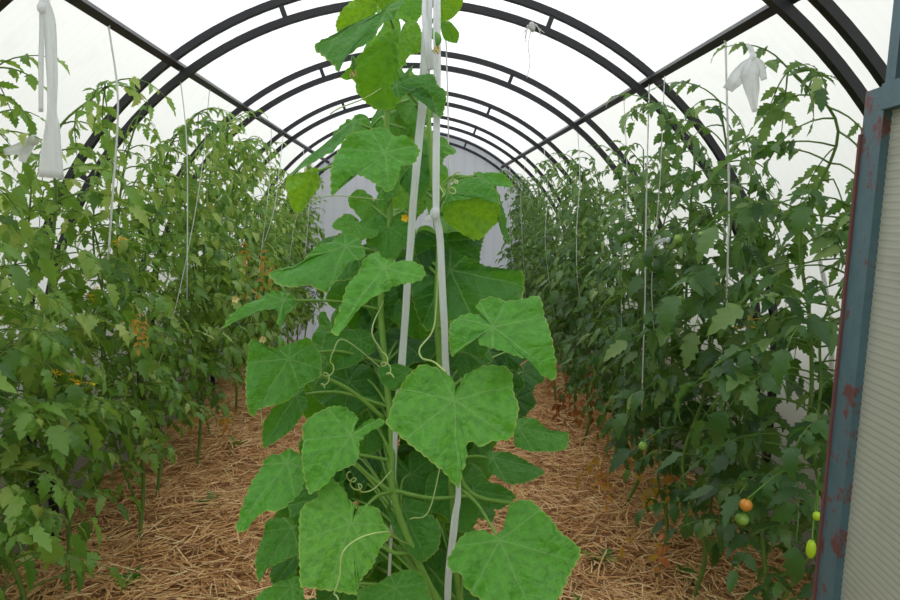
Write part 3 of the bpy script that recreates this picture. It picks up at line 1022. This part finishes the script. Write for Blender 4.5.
# ------------------------------------------------------------------ cucumbers
VA = np.radians(np.array([0, 52, 104, 156]))
RTH = np.radians(np.array([0, 6, 14, 30, 42, 54, 62, 68, 76, 92, 108, 120, 136, 150, 162, 170, 176, 180]))
RRR = np.array([1.0, .95, .885, .76, .735, .80, .86, .865, .80, .70, .68, .67, .62, .53, .42, .30, .17, .07])
def cuke_leaf(parent, org, base, tip, roll=0.0, wf=1.0, curl=0.15, cup=0.0, tint=0.45, seed=0, stem_to=None, face=None, backface=False, NA=216, NR=11, sub=True, flop=0.0):
    g = np.random.default_rng(seed)
    base, tip = np.asarray(base, float), np.asarray(tip, float)
    L = np.linalg.norm(tip - base)
    Yv = (tip - base) / L
    n0 = (CAM - base) if face is None else np.asarray(face, float)
    n0 = unit(n0 - Yv * np.dot(n0, Yv))
    if backface:
        n0 = -n0
    X0 = np.cross(Yv, n0)
    Nv = n0 * math.cos(roll) + X0 * math.sin(roll)
    Xv = np.cross(Yv, Nv)
    th = np.linspace(-math.pi, math.pi, NA + 1)
    ph = g.uniform(0, 6.28, 4)
    rad = np.interp(np.abs(th), RTH, RRR)
    rad *= 1 + 0.04 * np.sin(3 * th + ph[0]) + 0.03 * np.sin(5 * th + ph[1])
    nteeth = 25
    saw = np.abs(((th * nteeth / math.pi + 0.3 * np.sin(4 * th + ph[2])) % 1) - 0.5) * 2
    rad *= 1 + 0.042 * (0.5 - saw)
    rr = np.concatenate([np.linspace(0, 0.965, NR)[1:] ** 0.85, [1.0]])
    TH, RRm = np.meshgrid(th, rr)
    RAD = RRm * rad[None]
    x = RAD * np.sin(TH)
    y = RAD * np.cos(TH)
    ang = np.abs(TH)
    da = np.min(np.abs(ang[..., None] - VA), -1)
    q = RAD * np.sin(np.minimum(da, 1.2))
    z = 0.075 * (1 - np.exp(-(q / 0.09) ** 2)) * np.minimum(1, RAD * 1.6)
    z += 0.022 * np.sin(6.5 * x + ph[0]) * np.sin(7.5 * y + ph[1]) * RRm + 0.020 * np.sin(17 * x + ph[2]) * np.sin(15 * y + ph[3]) * RRm
    z += 0.05 * RRm ** 3 * np.sin(4 * TH + ph[3])
    z += curl * (y - y * y) - cup * (x * x)
    z -= flop * np.maximum(0, np.abs(x) - 0.35) ** 2
    v = base + L * ((x * wf)[..., None] * Xv + y[..., None] * Yv + z[..., None] * Nv)
    v = np.concatenate([[base], v.reshape(-1, 3)])
    uv = np.concatenate([[[0.5, 0.5]], np.stack([0.5 + x / 4, 0.5 + y / 4], -1).reshape(-1, 2)])
    rim = np.concatenate([[0.0], (RRm > 0.99).astype(float).reshape(-1)])
    n = NA + 1
    fs = [(0, 1 + k + 1, 1 + k) for k in range(NA)]
    NR = len(rr)
    i = np.arange(NR - 1)[:, None] * n + np.arange(NA)[None] + 1
    quad = np.stack([i, i + 1, i + n + 1, i + n], -1).reshape(-1, 4)
    fs += [tuple(a) for a in quad.tolist()]
    mb = MB()
    mb.add(v, fs, uv=uv, rim=rim, tint=tint)
    o = mb.build('leaf', M['cuke'], parent, org)
    if stem_to is not None:
        e = np.asarray(stem_to, float)
        b = base - Nv * 0.002
        mid = (b + e) / 2 - Nv * 0.03 + np.array([0, 0, 0.025])
        mb = MB()
        p = smooth_path([e, mid, b], 6)
        tube(mb, p, np.linspace(0.0032, 0.0022, len(p)), 6)
        mb.build('petiole', M['vine'], o, org)
    return o

def stem_line(spec, r, n=8):
    return smooth_path([P(*s_) for s_ in spec], n)

# stems (photo position and depth)
lower_a = [(462, 640, 1.12), (437, 600, 1.12), (412, 548, 1.13), (393, 492, 1.15), (392, 440, 1.18), (386, 372, 1.22), (381, 300, 1.24), (390, 220, 1.25), (386, 150, 1.25), (389, 80, 1.26), (390, 20, 1.27), (392, -40, 1.28), (396, -90, 1.3)]
lower_b = [(470, 700, 1.22), (462, 620, 1.22), (455, 560, 1.22), (452, 500, 1.22), (447, 430, 1.22), (440, 372, 1.20), (437, 300, 1.19), (439, 235, 1.20), (432, 170, 1.22), (428, 110, 1.25), (425, 50, 1.28), (426, -20, 1.3), (430, -90, 1.32)]
def root_down(spec, x, y):
    p = [P(*s_) for s_ in spec]
    return [np.array([x, y, fz(x, y) - 0.01]), np.array([x, y - 0.01, 0.2])] + p
pa = smooth_path(root_down(lower_a, 0.06, 1.2), 8)
pb = smooth_path(root_down(lower_b, 0.10, 1.36), 8)
orgA, orgB = pa[0].copy(), pb[0].copy()
VINE_A = thing('cucumber_vine', 'cucumber vine with thick pale stem climbing the left of the two white cloth ribbons', 'cucumber plant', orgA, 'cucumber vines in the middle bed')
VINE_B = thing('cucumber_vine', 'cucumber vine with large front leaves climbing the right, knotted white cloth ribbon', 'cucumber plant', orgB, 'cucumber vines in the middle bed')
mb = MB(); tube(mb, pa, np.linspace(0.0075, 0.005, len(pa)), 8); mb.build('stem', M['vine'], VINE_A, orgA)
mb = MB(); tube(mb, pb, np.linspace(0.0065, 0.0045, len(pb)), 8); mb.build('stem', M['vine'], VINE_B, orgB)
def nearest(path, p, dz=-0.02):
    d_ = np.abs(path[:, 2] - (p[2] + dz))
    return path[int(np.argmin(d_))]


def shaped_leaf(parent, org, base, tip, outline, depth, tilt, tint, curl, seed, stem_to):
    """a leaf with its own outline, laid out in its own tilted plane, then given relief"""
    g = np.random.default_rng(seed)
    B = P(base[0], base[1], depth)
    Nv = unit(unit(CAM - B) + tilt[0] * r0 + tilt[1] * UP)
    def onplane(px, py):
        d = fw * F + rt * (px - 450) - up * (py - 300)
        return CAM + d * (np.dot(B - CAM, Nv) / np.dot(d, Nv))
    T = onplane(*tip)
    L = np.linalg.norm(T - B)
    Yv = (T - B) / L
    Xv = np.cross(Yv, Nv)
    pts = [onplane(*q) for q in outline]
    c = np.array([[np.dot(q - B, Xv) / L, np.dot(q - B, Yv) / L] for q in pts])
    # closed spline, evenly resampled
    m = len(c)
    ring = []
    for i in range(m):
        p0, p1, p2, p3 = c[i - 1], c[i], c[(i + 1) % m], c[(i + 2) % m]
        for k in range(8):
            t = k / 8
            cr = 0.5 * ((2 * p1) + (p2 - p0) * t + (2 * p0 - 5 * p1 + 4 * p2 - p3) * t * t + (3 * p1 - p0 - 3 * p2 + p3) * t ** 3)
            ring.append(0.6 * cr + 0.4 * (p1 + (p2 - p1) * t))
    ring = np.array(ring)
    seg = np.linalg.norm(np.roll(ring, -1, 0) - ring, axis=1)
    cum = np.concatenate([[0], np.cumsum(seg)])
    NA = 200
    sarc = np.linspace(0, cum[-1], NA, endpoint=False)
    cl = np.vstack([ring, ring[:1]])
    ring = np.stack([np.interp(sarc, cum, cl[:, 0]), np.interp(sarc, cum, cl[:, 1])], -1)
    tg = np.roll(ring, -1, 0) - np.roll(ring, 1, 0)
    nr = np.stack([tg[:, 1], -tg[:, 0]], -1)
    nr /= np.linalg.norm(nr, axis=1)[:, None] + 1e-9
    if np.mean(np.sum(nr * ring, 1)) < 0:
        nr = -nr
    teeth = max(20, int(cum[-1] / 0.115))
    saw = np.abs(((np.arange(NA) / NA * teeth + 0.35 * np.sin(np.arange(NA) * 0.11)) % 1) - 0.4)
    ring = ring + nr * (0.021 * (0.55 - 2 * saw))[:, None]
    rr = np.concatenate([np.linspace(0, 0.965, 12)[1:] ** 0.85, [1.0]])
    XY = rr[:, None, None] * ring[None]
    x, y = XY[..., 0], XY[..., 1]
    RRm = np.repeat(rr[:, None], NA, 1)
    RAD = np.hypot(x, y)
    ang = np.abs(np.arctan2(x, y))
    da = np.min(np.abs(ang[..., None] - VA), -1)
    q = RAD * np.sin(np.minimum(da, 1.2))
    ph = g.uniform(0, 6.28, 4)
    z = 0.085 * (1 - np.exp(-(q / 0.13) ** 2)) * np.minimum(1, RAD * 1.6)
    z += 0.026 * np.sin(6.5 * x + ph[0]) * np.sin(7.5 * y + ph[1]) * RRm + 0.018 * np.sin(17 * x + ph[2]) * np.sin(15 * y + ph[3]) * RRm
    z += 0.035 * RRm ** 3 * np.sin(4 * np.arctan2(x, y) + ph[3])
    z += curl * (y - y * y) - 0.08 * x * x
    v = B + L * (x[..., None] * Xv + y[..., None] * Yv + z[..., None] * Nv)
    v = np.concatenate([[B], v.reshape(-1, 3)])
    uv = np.concatenate([[[0.5, 0.5]], np.stack([0.5 + x / 4, 0.5 + y / 4], -1).reshape(-1, 2)])
    rim = np.concatenate([[0.0], (RRm > 0.99).astype(float).reshape(-1)])
    n2 = NA
    fs = [(0, 1 + (k + 1) % n2, 1 + k) for k in range(n2)]
    for j in range(len(rr) - 1):
        for k in range(n2):
            k2 = (k + 1) % n2
            fs.append((1 + j * n2 + k, 1 + j * n2 + k2, 1 + (j + 1) * n2 + k2, 1 + (j + 1) * n2 + k))
    mb = MB()
    mb.add(v, fs, uv=uv, rim=rim, tint=tint)
    o = mb.build('leaf', M['cuke'], parent, org)
    e = np.asarray(stem_to, float)
    b = B - Nv * 0.002
    mid = (b + e) / 2 - Nv * 0.03 + np.array([0, 0, 0.025])
    mb = MB()
    p = smooth_path([e, mid, b], 6)
    tube(mb, p, np.linspace(0.0034, 0.0024, len(p)), 6)
    mb.build('petiole', M['vine'], o, org)
    return o

def half(x0, y0, pts):
    return [(x0 + a / 2, y0 + b / 2) for a, b in pts]
Z4 = lambda *p: half(210, 300, p)
Z2 = lambda *p: half(210, 0, p)
# vine, base, tip, outline, depth, tilt (right, up), tint (backlight and shade put in), curl
SL = [
 ('B', Z4((490, 200))[0], Z4((497, 375))[0], Z4((492, 184), (510, 150), (545, 133), (590, 132), (606, 145), (608, 185), (617, 215), (612, 245), (605, 275), (590, 283), (555, 288), (545, 297), (515, 285), (513, 320), (505, 345), (497, 375), (470, 350), (440, 325), (410, 300), (375, 268), (352, 248), (362, 220), (372, 185), (395, 155), (425, 128), (450, 128), (472, 140), (488, 160)), 0.97, (0.0, 0.35), .54, .10),
 ('B', Z4((580, 480))[0], Z4((645, 635))[0], Z4((576, 468), (597, 440), (597, 410), (620, 398), (645, 400), (680, 440), (700, 465), (742, 500), (725, 540), (705, 585), (690, 612), (640, 637), (590, 627), (545, 602), (510, 575), (505, 552), (482, 545), (475, 520), (490, 490), (510, 465), (545, 458), (562, 468)), 0.95, (-0.1, 0.4), .50, .10),
 ('A', Z4((284, 446))[0], Z4((232, 583))[0], Z4((288, 430), (300, 412), (335, 415), (345, 440), (362, 470), (340, 500), (325, 535), (300, 565), (292, 590), (250, 583), (215, 580), (183, 575), (181, 530), (178, 480), (180, 425), (195, 405), (215, 395), (222, 370), (235, 350), (270, 380), (275, 395), (289, 405), (282, 428)), 0.97, (-0.1, 0.3), .60, .10),
 ('A', Z4((283, 270))[0], Z4((200, 388))[0], Z4((294, 256), (320, 237), (345, 235), (345, 250), (320, 262), (300, 285), (300, 310), (290, 330), (255, 345), (235, 370), (200, 388), (192, 370), (188, 330), (187, 290), (185, 255), (210, 230), (240, 212), (275, 218), (295, 232), (287, 254)), 1.03, (-0.2, 0.4), .55, .12),
 ('A', Z4((155, 325))[0], Z4((54, 460))[0], Z4((140, 305), (165, 300), (185, 315), (190, 345), (185, 380), (170, 400), (145, 425), (110, 430), (90, 445), (75, 465), (48, 458), (60, 430), (75, 395), (90, 360), (110, 325), (125, 310)), 1.08, (-0.3, 0.4), .48, .12),
 ('A', Z4((158, 118))[0], Z4((86, 232))[0], Z4((80, 80), (120, 97), (165, 85), (200, 75), (222, 110), (222, 150), (190, 170), (150, 205), (95, 220), (85, 235), (72, 215), (70, 160), (75, 115)), 1.10, (0.2, 0.2), .34, .10),
 ('B', Z4((566, 54))[0], Z4((693, 155))[0], Z4((556, 38), (532, 14), (545, -4), (575, -4), (620, 0), (655, -6), (665, 20), (675, 60), (685, 100), (694, 157), (660, 148), (640, 125), (600, 110), (570, 100), (538, 88), (538, 66), (520, 65), (513, 88), (485, 108), (478, 80), (480, 50), (505, 25), (535, 27), (553, 46)), 0.99, (0.1, 0.45), .48, .10),
 ('A', Z2((350, 535))[0], Z2((249, 668))[0], Z2((332, 498), (346, 512), (370, 520), (400, 515), (430, 540), (425, 560), (395, 570), (365, 570), (345, 590), (310, 615), (275, 650), (262, 675), (245, 668), (262, 620), (275, 580), (290, 555), (315, 515)), 1.02, (-0.2, 0.5), .52, .12),
 ('A', (346, 246), (269, 277), [(269, 276), (286, 271), (304, 264), (320, 250), (332, 240), (345, 234), (356, 234), (363, 245), (364, 254), (352, 264), (340, 274), (330, 284), (324, 291), (308, 288), (294, 292), (280, 289)], 1.07, (-0.3, 0.8), .36, .12),
 ('A', (284, 300), (221, 330), [(221, 330), (240, 312), (262, 296), (285, 292), (296, 300), (294, 309), (285, 316), (281, 330), (277, 322), (278, 312), (262, 313), (240, 322)], 1.10, (-0.2, 0.8), .38, .12),
 ('A', Z2((352, 20))[0], Z2((212, 98))[0], Z2((210, 97), (250, 70), (290, 58), (320, 42), (345, 25), (362, 0), (380, -8), (384, 5), (362, 40), (330, 75), (300, 105), (275, 125), (260, 150), (250, 135), (225, 115)), 1.10, (-0.4, 0.7), .24, .10),
 ('A', Z2((365, 80))[0], Z2((318, 212))[0], Z2((262, 150), (300, 108), (340, 74), (375, 60), (378, 110), (375, 150), (385, 190), (360, 215), (330, 218), (315, 210), (300, 190), (297, 165), (285, 155)), 1.19, (0.0, -0.3), .60, .10),
 ('A', Z2((325, 10))[0], Z2((256, 58))[0], Z2((252, 40), (265, 15), (290, 0), (330, -8), (334, 20), (320, 45), (300, 60), (265, 66), (254, 60)), 1.24, (0.0, -0.5), .92, .10),
 ('A', Z2((352, -16))[0], Z2((356, 24))[0], Z2((334, -20), (370, -20), (378, 0), (362, 22), (345, 20), (334, 5)), 1.25, (0.0, -0.5), .9, .10),
 ('B', Z2((372, 170))[0], Z2((462, 215))[0], Z2((364, 165), (380, 156), (430, 147), (445, 150), (455, 178), (471, 190), (466, 232), (455, 236), (443, 195), (420, 178), (395, 190), (372, 196), (364, 180)), 1.13, (0.1, 0.5), .22, .15),
 ('A', (385, 153), (335, 197), [(332, 197), (332, 175), (337, 150), (347, 140), (363, 132), (375, 127), (388, 128), (395, 135), (410, 137), (420, 147), (415, 160), (402, 167), (398, 182), (388, 192), (375, 185), (357, 177), (343, 185)], 1.06, (-0.1, 0.55), .46, .12),
 ('A', Z2((288, 242))[0], Z2((155, 352))[0], Z2((153, 352), (190, 330), (238, 302), (245, 270), (275, 240), (312, 228), (302, 255), (272, 285), (252, 312), (225, 327), (190, 346)), 1.12, (-0.4, 0.7), .30, .10),
 ('A', Z2((208, 345))[0], Z2((178, 425))[0], Z2((153, 356), (185, 345), (215, 335), (215, 375), (200, 395), (180, 425), (165, 415), (155, 385)), 1.16, (0.0, -0.4), 1.0, .10),
 ('B', Z2((462, 0))[0], Z2((500, 22))[0], Z2((458, -8), (480, -14), (506, -6), (500, 20), (480, 38), (460, 43)), 1.24, (0.1, -0.4), .85, .10),
 ('B', Z2((465, 48))[0], Z2((496, 82))[0], Z2((460, 46), (480, 43), (498, 65), (494, 86), (468, 78)), 1.22, (0.1, -0.2), .62, .10),
 ('B', Z2((478, 405))[0], Z2((568, 450))[0], Z2((468, 412), (500, 397), (540, 391), (575, 400), (580, 440), (560, 457), (535, 472), (510, 466), (480, 452), (466, 432)), 1.15, (0.1, -0.5), .90, .12),
 ('B', Z2((478, 385))[0], Z2((578, 400))[0], Z2((468, 402), (480, 370), (520, 355), (550, 368), (575, 388), (582, 410), (565, 398), (540, 394), (500, 404)), 1.12, (0.0, 0.9), .36, .12),
 ('B', Z2((535, 350))[0], Z2((603, 368))[0], Z2((526, 345), (560, 345), (585, 352), (604, 365), (600, 378), (570, 376), (545, 364)), 1.17, (0.2, 0.6), .5, .10),
 ('B', Z2((550, 360))[0], Z2((597, 490))[0], Z2((545, 350), (572, 372), (586, 420), (594, 465), (598, 492), (582, 466), (570, 420), (556, 385)), 1.17, (0.5, 0.2), .3, .10),
 ('B', Z2((480, 540))[0], Z2((628, 572))[0], Z2((405, 505), (440, 492), (470, 492), (500, 508), (540, 530), (590, 540), (625, 545), (629, 575), (620, 604), (560, 622), (500, 645), (430, 660), (405, 600)), 1.22, (-0.1, 0.2), .20, .10),
 ('B', Z4((618, 256))[0], Z4((716, 275))[0], Z4((608, 240), (640, 235), (680, 262), (718, 268), (712, 300), (680, 308), (640, 305), (610, 290)), 1.12, (0.1, 0.6), .36, .10),
 ('B', Z4((565, 315))[0], Z4((670, 342))[0], Z4((555, 303), (600, 308), (640, 328), (672, 342), (640, 366), (600, 372), (560, 345)), 1.18, (0.1, 0.7), .28, .10),
 ('B', Z4((525, 380))[0], Z4((610, 398))[0], Z4((515, 372), (550, 365), (585, 375), (612, 396), (580, 422), (540, 412), (512, 392)), 1.23, (0.0, 0.5), .28, .10),
 ('A', Z4((388, 420))[0], Z4((432, 522))[0], Z4((354, 412), (390, 397), (430, 405), (460, 460), (456, 500), (422, 526), (390, 500), (364, 455)), 1.17, (0.0, 0.2), .32, .10),
 ('A', Z4((370, 575))[0], Z4((440, 650))[0], Z4((296, 580), (340, 562), (372, 545), (400, 538), (430, 558), (446, 620), (430, 660), (350, 660), (300, 620)), 1.06, (0.0, 0.4), .40, .10),
 ('A', Z4((165, 455))[0], Z4((96, 562))[0], Z4((118, 440), (165, 436), (184, 500), (155, 522), (112, 540), (95, 565), (92, 520), (105, 480)), 1.14, (-0.2, 0.3), .36, .10),
 ('A', Z4((165, 572))[0], Z4((90, 650))[0], Z4((88, 604), (130, 568), (180, 552), (190, 600), (205, 645), (140, 670), (80, 650)), 1.10, (-0.1, 0.5), .46, .10),
 ('A', Z4((172, 190))[0], Z4((108, 290))[0], Z4((128, 214), (160, 190), (184, 168), (194, 210), (162, 262), (108, 296), (104, 252)), 1.17, (0.2, 0.3), .26, .10),
 ('A', Z4((392, 148))[0], Z4((342, 168))[0], Z4((336, 136), (375, 128), (404, 138), (398, 160), (370, 182), (344, 168)), 1.15, (0.0, 0.2), .30, .10),
 ('A', Z4((300, 80))[0], Z4((250, 130))[0], Z4((230, 70), (270, 60), (315, 60), (330, 100), (290, 130), (250, 140), (225, 110)), 1.22, (0.0, 0.3), .24, .10),
]
for k, (vn, b_, t_, ol, dep, tilt, ti, cu) in enumerate(SL):
    par, org, path = (VINE_A, orgA, pa) if vn == 'A' else (VINE_B, orgB, pb)
    bp = P(b_[0], b_[1], dep)
    shaped_leaf(par, org, b_, t_, ol, dep, tilt, ti, cu, 50 + k, nearest(path, bp, -0.03))
# the leaves behind and between, round both stems
g = random.Random(21)
ENV = [(-20, 345, 452), (60, 350, 438), (130, 345, 442), (190, 350, 478), (235, 345, 478), (250, 322, 485), (300, 300, 505), (360, 288, 522), (410, 285, 515), (430, 280, 510), (500, 265, 500), (570, 262, 485), (640, 270, 490)]
ey = [e[0] for e in ENV]
for k in range(120):
    q_ = (k + g.random()) / 120
    py = -10 + 650 * q_ ** 0.72
    x0_, x1_ = np.interp(py, ey, [e[1] for e in ENV]), np.interp(py, ey, [e[2] for e in ENV])
    px = g.uniform(x0_ + 26, x1_ - 26)
    zb = g.uniform(1.24, 1.6)
    bp = P(px, py, zb)
    mid = (x0_ + x1_) / 2
    out = (px - mid) / (x1_ - x0_)
    L = g.uniform(0.075, 0.12) if py > 230 else g.uniform(0.055, 0.08)
    tip = bp + unit(np.array([out * 1.2 + g.gauss(0, .35), g.uniform(-0.8, 0.2), -g.uniform(0.5, 1.1)])) * L
    vn = px < 415
    par, org, path = (VINE_A, orgA, pa) if vn else (VINE_B, orgB, pb)
    cuke_leaf(par, org, bp, tip, g.gauss(0, 0.45), g.uniform(.85, 1.1), .2, .1, g.uniform(.0, .4) if py > 240 else g.uniform(.3, .9), 500 + k,  # lower inner leaves tinted darker, their shade put into the colour
              nearest(path, bp, -0.03), face=np.array([out * 1.2, -1, 0.9]), NA=108, NR=7)

for k, (px, py, dx, dy, dd) in enumerate(((505, 352, 6, 30, 1.5), (522, 372, 4, 26, 1.55), (500, 385, 10, 28, 1.45), (488, 352, -6, 30, 1.5), (515, 400, 4, 26, 1.5), (492, 412, 4, 30, 1.4), (420, 165, 6, 22, 1.3), (432, 145, 4, 20, 1.35), (415, 105, -8, 20, 1.35), (372, 205, -8, 24, 1.3), (358, 225, -10, 20, 1.25))):
    bp = P(px, py, dd)
    low_ = py > 300
    cuke_leaf(VINE_B if px > 400 else VINE_A, orgB if px > 400 else orgA, bp, P(px + dx, py + dy, dd - 0.04), 0.3 * (-1) ** k, 1.0, .15, .1, 0.0 if low_ else 0.6, 800 + k,  # low ones take the darkest tint, shade put into the colour
              nearest(pb if px > 400 else pa, bp, -0.03), NA=108, NR=7)

# tendrils
def tendril(par, org, spec, curl_at_end=True, r=0.0013):
    p = list(smooth_path([P(*s_) for s_ in spec], 8))
    if curl_at_end:
        e, d_ = p[-1], unit(p[-1] - p[-2])
        for k in range(1, 34):
            a = k * 0.42
            rr = 0.009 * (1 - k / 60)
            p.append(e + np.array([rr * math.sin(a), -0.001 * k, -rr * (1 - math.cos(a))]) + d_ * 0.0012 * k)
    mb = MB()
    tube(mb, p, r, 5)
    return mb.build('tendril', M['tendril'], par, org)
tendril(VINE_A, orgA, [(410, 545, 1.12), (396, 538, 1.0), (388, 532, 0.93), (362, 537, 0.90), (343, 552, 0.89), (340, 575, 0.89), (334, 594, 0.89)])
tendril(VINE_B, orgB, [(439, 250, 1.18), (436, 310, 1.16), (432, 332, 1.12), (420, 348, 1.08), (422, 358, 1.04), (434, 362, 1.0), (446, 372, 0.97)], False, 0.0016)
tendril(VINE_A, orgA, [(392, 470, 1.15), (375, 488, 1.1), (362, 492, 1.08), (358, 484, 1.08)])
tendril(VINE_B, orgB, [(436, 180, 1.2), (446, 196, 1.14), (450, 188, 1.12)])
tendril(VINE_A, orgA, [(388, 84, 1.24), (365, 98, 1.2), (340, 108, 1.18), (330, 114, 1.18)], False)
tendril(VINE_A, orgA, [(385, 200, 1.24), (330, 196, 1.22), (305, 206, 1.22), (293, 216, 1.22)], False, 0.001)
tendril(VINE_A, orgA, [(262, 340, 1.1), (256, 352, 1.09), (256, 380, 1.08), (260, 400, 1.08), (262, 425, 1.08)], False, 0.001)
tendril(VINE_B, orgB, [(447, 430, 1.22), (430, 508, 1.16), (410, 519, 1.12)], False, 0.0014)
tendril(VINE_A, orgA, [(386, 372, 1.22), (345, 340, 1.18), (333, 352, 1.16), (330, 362, 1.16)])
tendril(VINE_A, orgA, [(384, 300, 1.24), (372, 330, 1.15), (382, 352, 1.14)])

# thick leaf stalks seen crossing below the big leaf
for spec, par, org in (([(447, 440, 1.22), (470, 492, 1.2), (520, 505, 1.18), (545, 520, 1.18)], VINE_B, orgB), ([(392, 490, 1.15), (430, 498, 1.17), (470, 496, 1.2)], VINE_A, orgA),
                       ([(392, 492, 1.15), (372, 478, 1.16), (352, 460, 1.16)], VINE_A, orgA), ([(386, 420, 1.2), (350, 390, 1.18), (312, 372, 1.16)], VINE_A, orgA), ([(412, 552, 1.13), (395, 553, 1.12), (380, 545, 1.12)], VINE_A, orgA)):
    mb = MB()
    p = smooth_path([P(*s_) for s_ in spec], 6)
    tube(mb, p, np.linspace(0.0045, 0.0032, len(p)), 7)
    mb.build('side_shoot', M['vine'], par, org)

# young fruits with their flowers, and a yellow flower
for px, py, r_, lab in ((262, 330, 0.0045, None), (279, 344, 0.005, None), (436, 40, 0.006, None), (352, 64, 0.005, None)):
    par, org = (VINE_A, orgA) if px < 400 else (VINE_B, orgB)
    a = P(px, py - 8, 1.12)
    b = P(px + 1, py + 6, 1.12)
    mb = MB()
    p = smooth_path([a, (a + b) / 2 + np.array([0.003, 0, 0]), b], 6)
    tube(mb, p, r_ * np.sin(np.linspace(0.35, 2.8, len(p))), 10)
    o = mb.build('young_cucumber', M['cukefruit'], par, org)
    mb, lf = MB(), Leaflets()
    for k in range(5):
        aa = k * 1.257
        lf.add(b, (math.cos(aa) * 0.6, math.sin(aa) * 0.6, -1), (math.cos(aa), math.sin(aa), 0.3), 0.014, 1.2, 0.2, 0.2, 0.5)
    lf.build(mb, True)
    mb.build('blossom', M['palepetal'], o, org)
for px, py, d_ in ((405, 218, 1.14), (236, 299, 1.16)):
    mb, lf = MB(), Leaflets()
    c = P(px, py, d_)
    for k in range(5):
        aa = k * 1.257
        lf.add(c, (math.cos(aa), -0.5, math.sin(aa)), (0, -1, 0.2), 0.009, 1.6, -0.2, 0.1, 0.5)
    lf.build(mb, True)
    mb.build('flower', M['petal'] if px > 300 else M['palepetal'], VINE_A, orgA)

# the two ribbons
top = RINGS[0]
def ribbon(label, parts, knots, org):
    t = thing('cloth_ribbon', label, 'ribbon', org, 'white ribbons holding up the cucumbers')
    for nm, spec, wd in parts:
        mb = MB()
        p = smooth_path([P(*s_) for s_ in spec], 8)
        w_ = np.interp(np.linspace(0, 1, len(p)), np.linspace(0, 1, len(wd)), wd)
        band(mb, p, w_)
        mb.build(nm, M['cloth'], t, org)
    for c, r_ in knots:
        mb = MB()
        ellipsoid(mb, P(*c), (r_, r_ * 1.35), (0.15, 0, 1), 10, 8, rib=0.12)
        mb.build('knot', M['cloth'], t, org)
    return t
ribbon('white cloth ribbon knotted half way down, right of the pair on the vines',
       [('strip', [(436, -152, 1.40), (437, -60, 1.28), (437, 0, 1.17), (437, 100, 1.14), (436, 205, 1.12), (440, 240, 1.12), (444, 320, 1.12), (447, 380, 1.13), (458, 480, 1.15), (455, 520, 1.14), (449, 570, 1.13), (446, 640, 1.13), (440, 760, 1.15)],
         [0.011, 0.012, 0.013, 0.0125, 0.012, 0.0125, 0.0125, 0.0125, 0.009, 0.014, 0.013, 0.012, 0.012]),
        ('tail', [(434, 214, 1.115), (430, 218, 1.11), (425, 220, 1.108)], [0.008, 0.012, 0.006])],
       [((435, 213, 1.11), 0.008)], P(436, -152, 1.40))
ribbon('white cloth ribbon with a looped top, left of the pair, partly behind leaves',
       [('strip', [(420, -152, 1.41), (428, -40, 1.28), (428, 10, 1.2), (425, 70, 1.18), (422, 110, 1.18), (416, 170, 1.17), (411, 235, 1.16), (407, 290, 1.16), (402, 362, 1.16), (396, 420, 1.17), (394, 480, 1.17), (390, 560, 1.18), (386, 660, 1.18)],
         [0.012, 0.013, 0.016, 0.02, 0.016, 0.014, 0.013, 0.013, 0.014, 0.010, 0.007, 0.006, 0.006]),
        ('loop', [(427, -30, 1.27), (424, 10, 1.19), (428, 45, 1.16), (432, 70, 1.17)], [0.008, 0.008, 0.012, 0.018])],
       [], P(420, -152, 1.41))
twine([P(441, -145, 1.43), P(446, 40, 1.5), P(448, 110, 1.5), P(449, 200, 1.5)], 'thin white string behind the ribbons at the top of the cucumber vines', 0.0018, 'white ribbons holding up the cucumbers')

# ------------------------------------------------------------------ small weeds in the straw
wl = Leaflets
WD = [(212, 508, 'left path, beside the cucumber bed'), (130, 590, 'left tomato row, bottom edge of the photo'), (235, 450, 'far left path'), (588, 606, 'right of the lowest cucumber leaf'), (690, 575, 'right row, in front of the tomato stems'), (600, 548, 'right path, beside the cucumber bed'), (770, 590, 'right row, near the open door')]
for px, py, lab in WD:
    d_ = fw * F + rt * (px - 450) - up * (py - 300)
    c = CAM + d_ * ((0.02 - CAM[2]) / d_[2])
    c[2] = fz(c[0], c[1])
    lf, mb = Leaflets(), MB()
    gw = random.Random(int(px))
    for k in range(16):
        a = gw.uniform(0, 6.28)
        lf.add(c + np.array([gw.gauss(0, 0.003), gw.gauss(0, 0.003), 0.0]), (math.cos(a), math.sin(a), gw.uniform(0.5, 1.4)), (-math.cos(a), -math.sin(a), 0.6), gw.uniform(0.04, 0.09), gw.uniform(.5, .9), 0.35, 0.2, gw.random())
    lf.build(mb, True)
    tag(mb.build('weed', M['tom_l'], None, c), 'small green weed sprouting through the straw, ' + lab, 'weed', 'weeds in the straw')
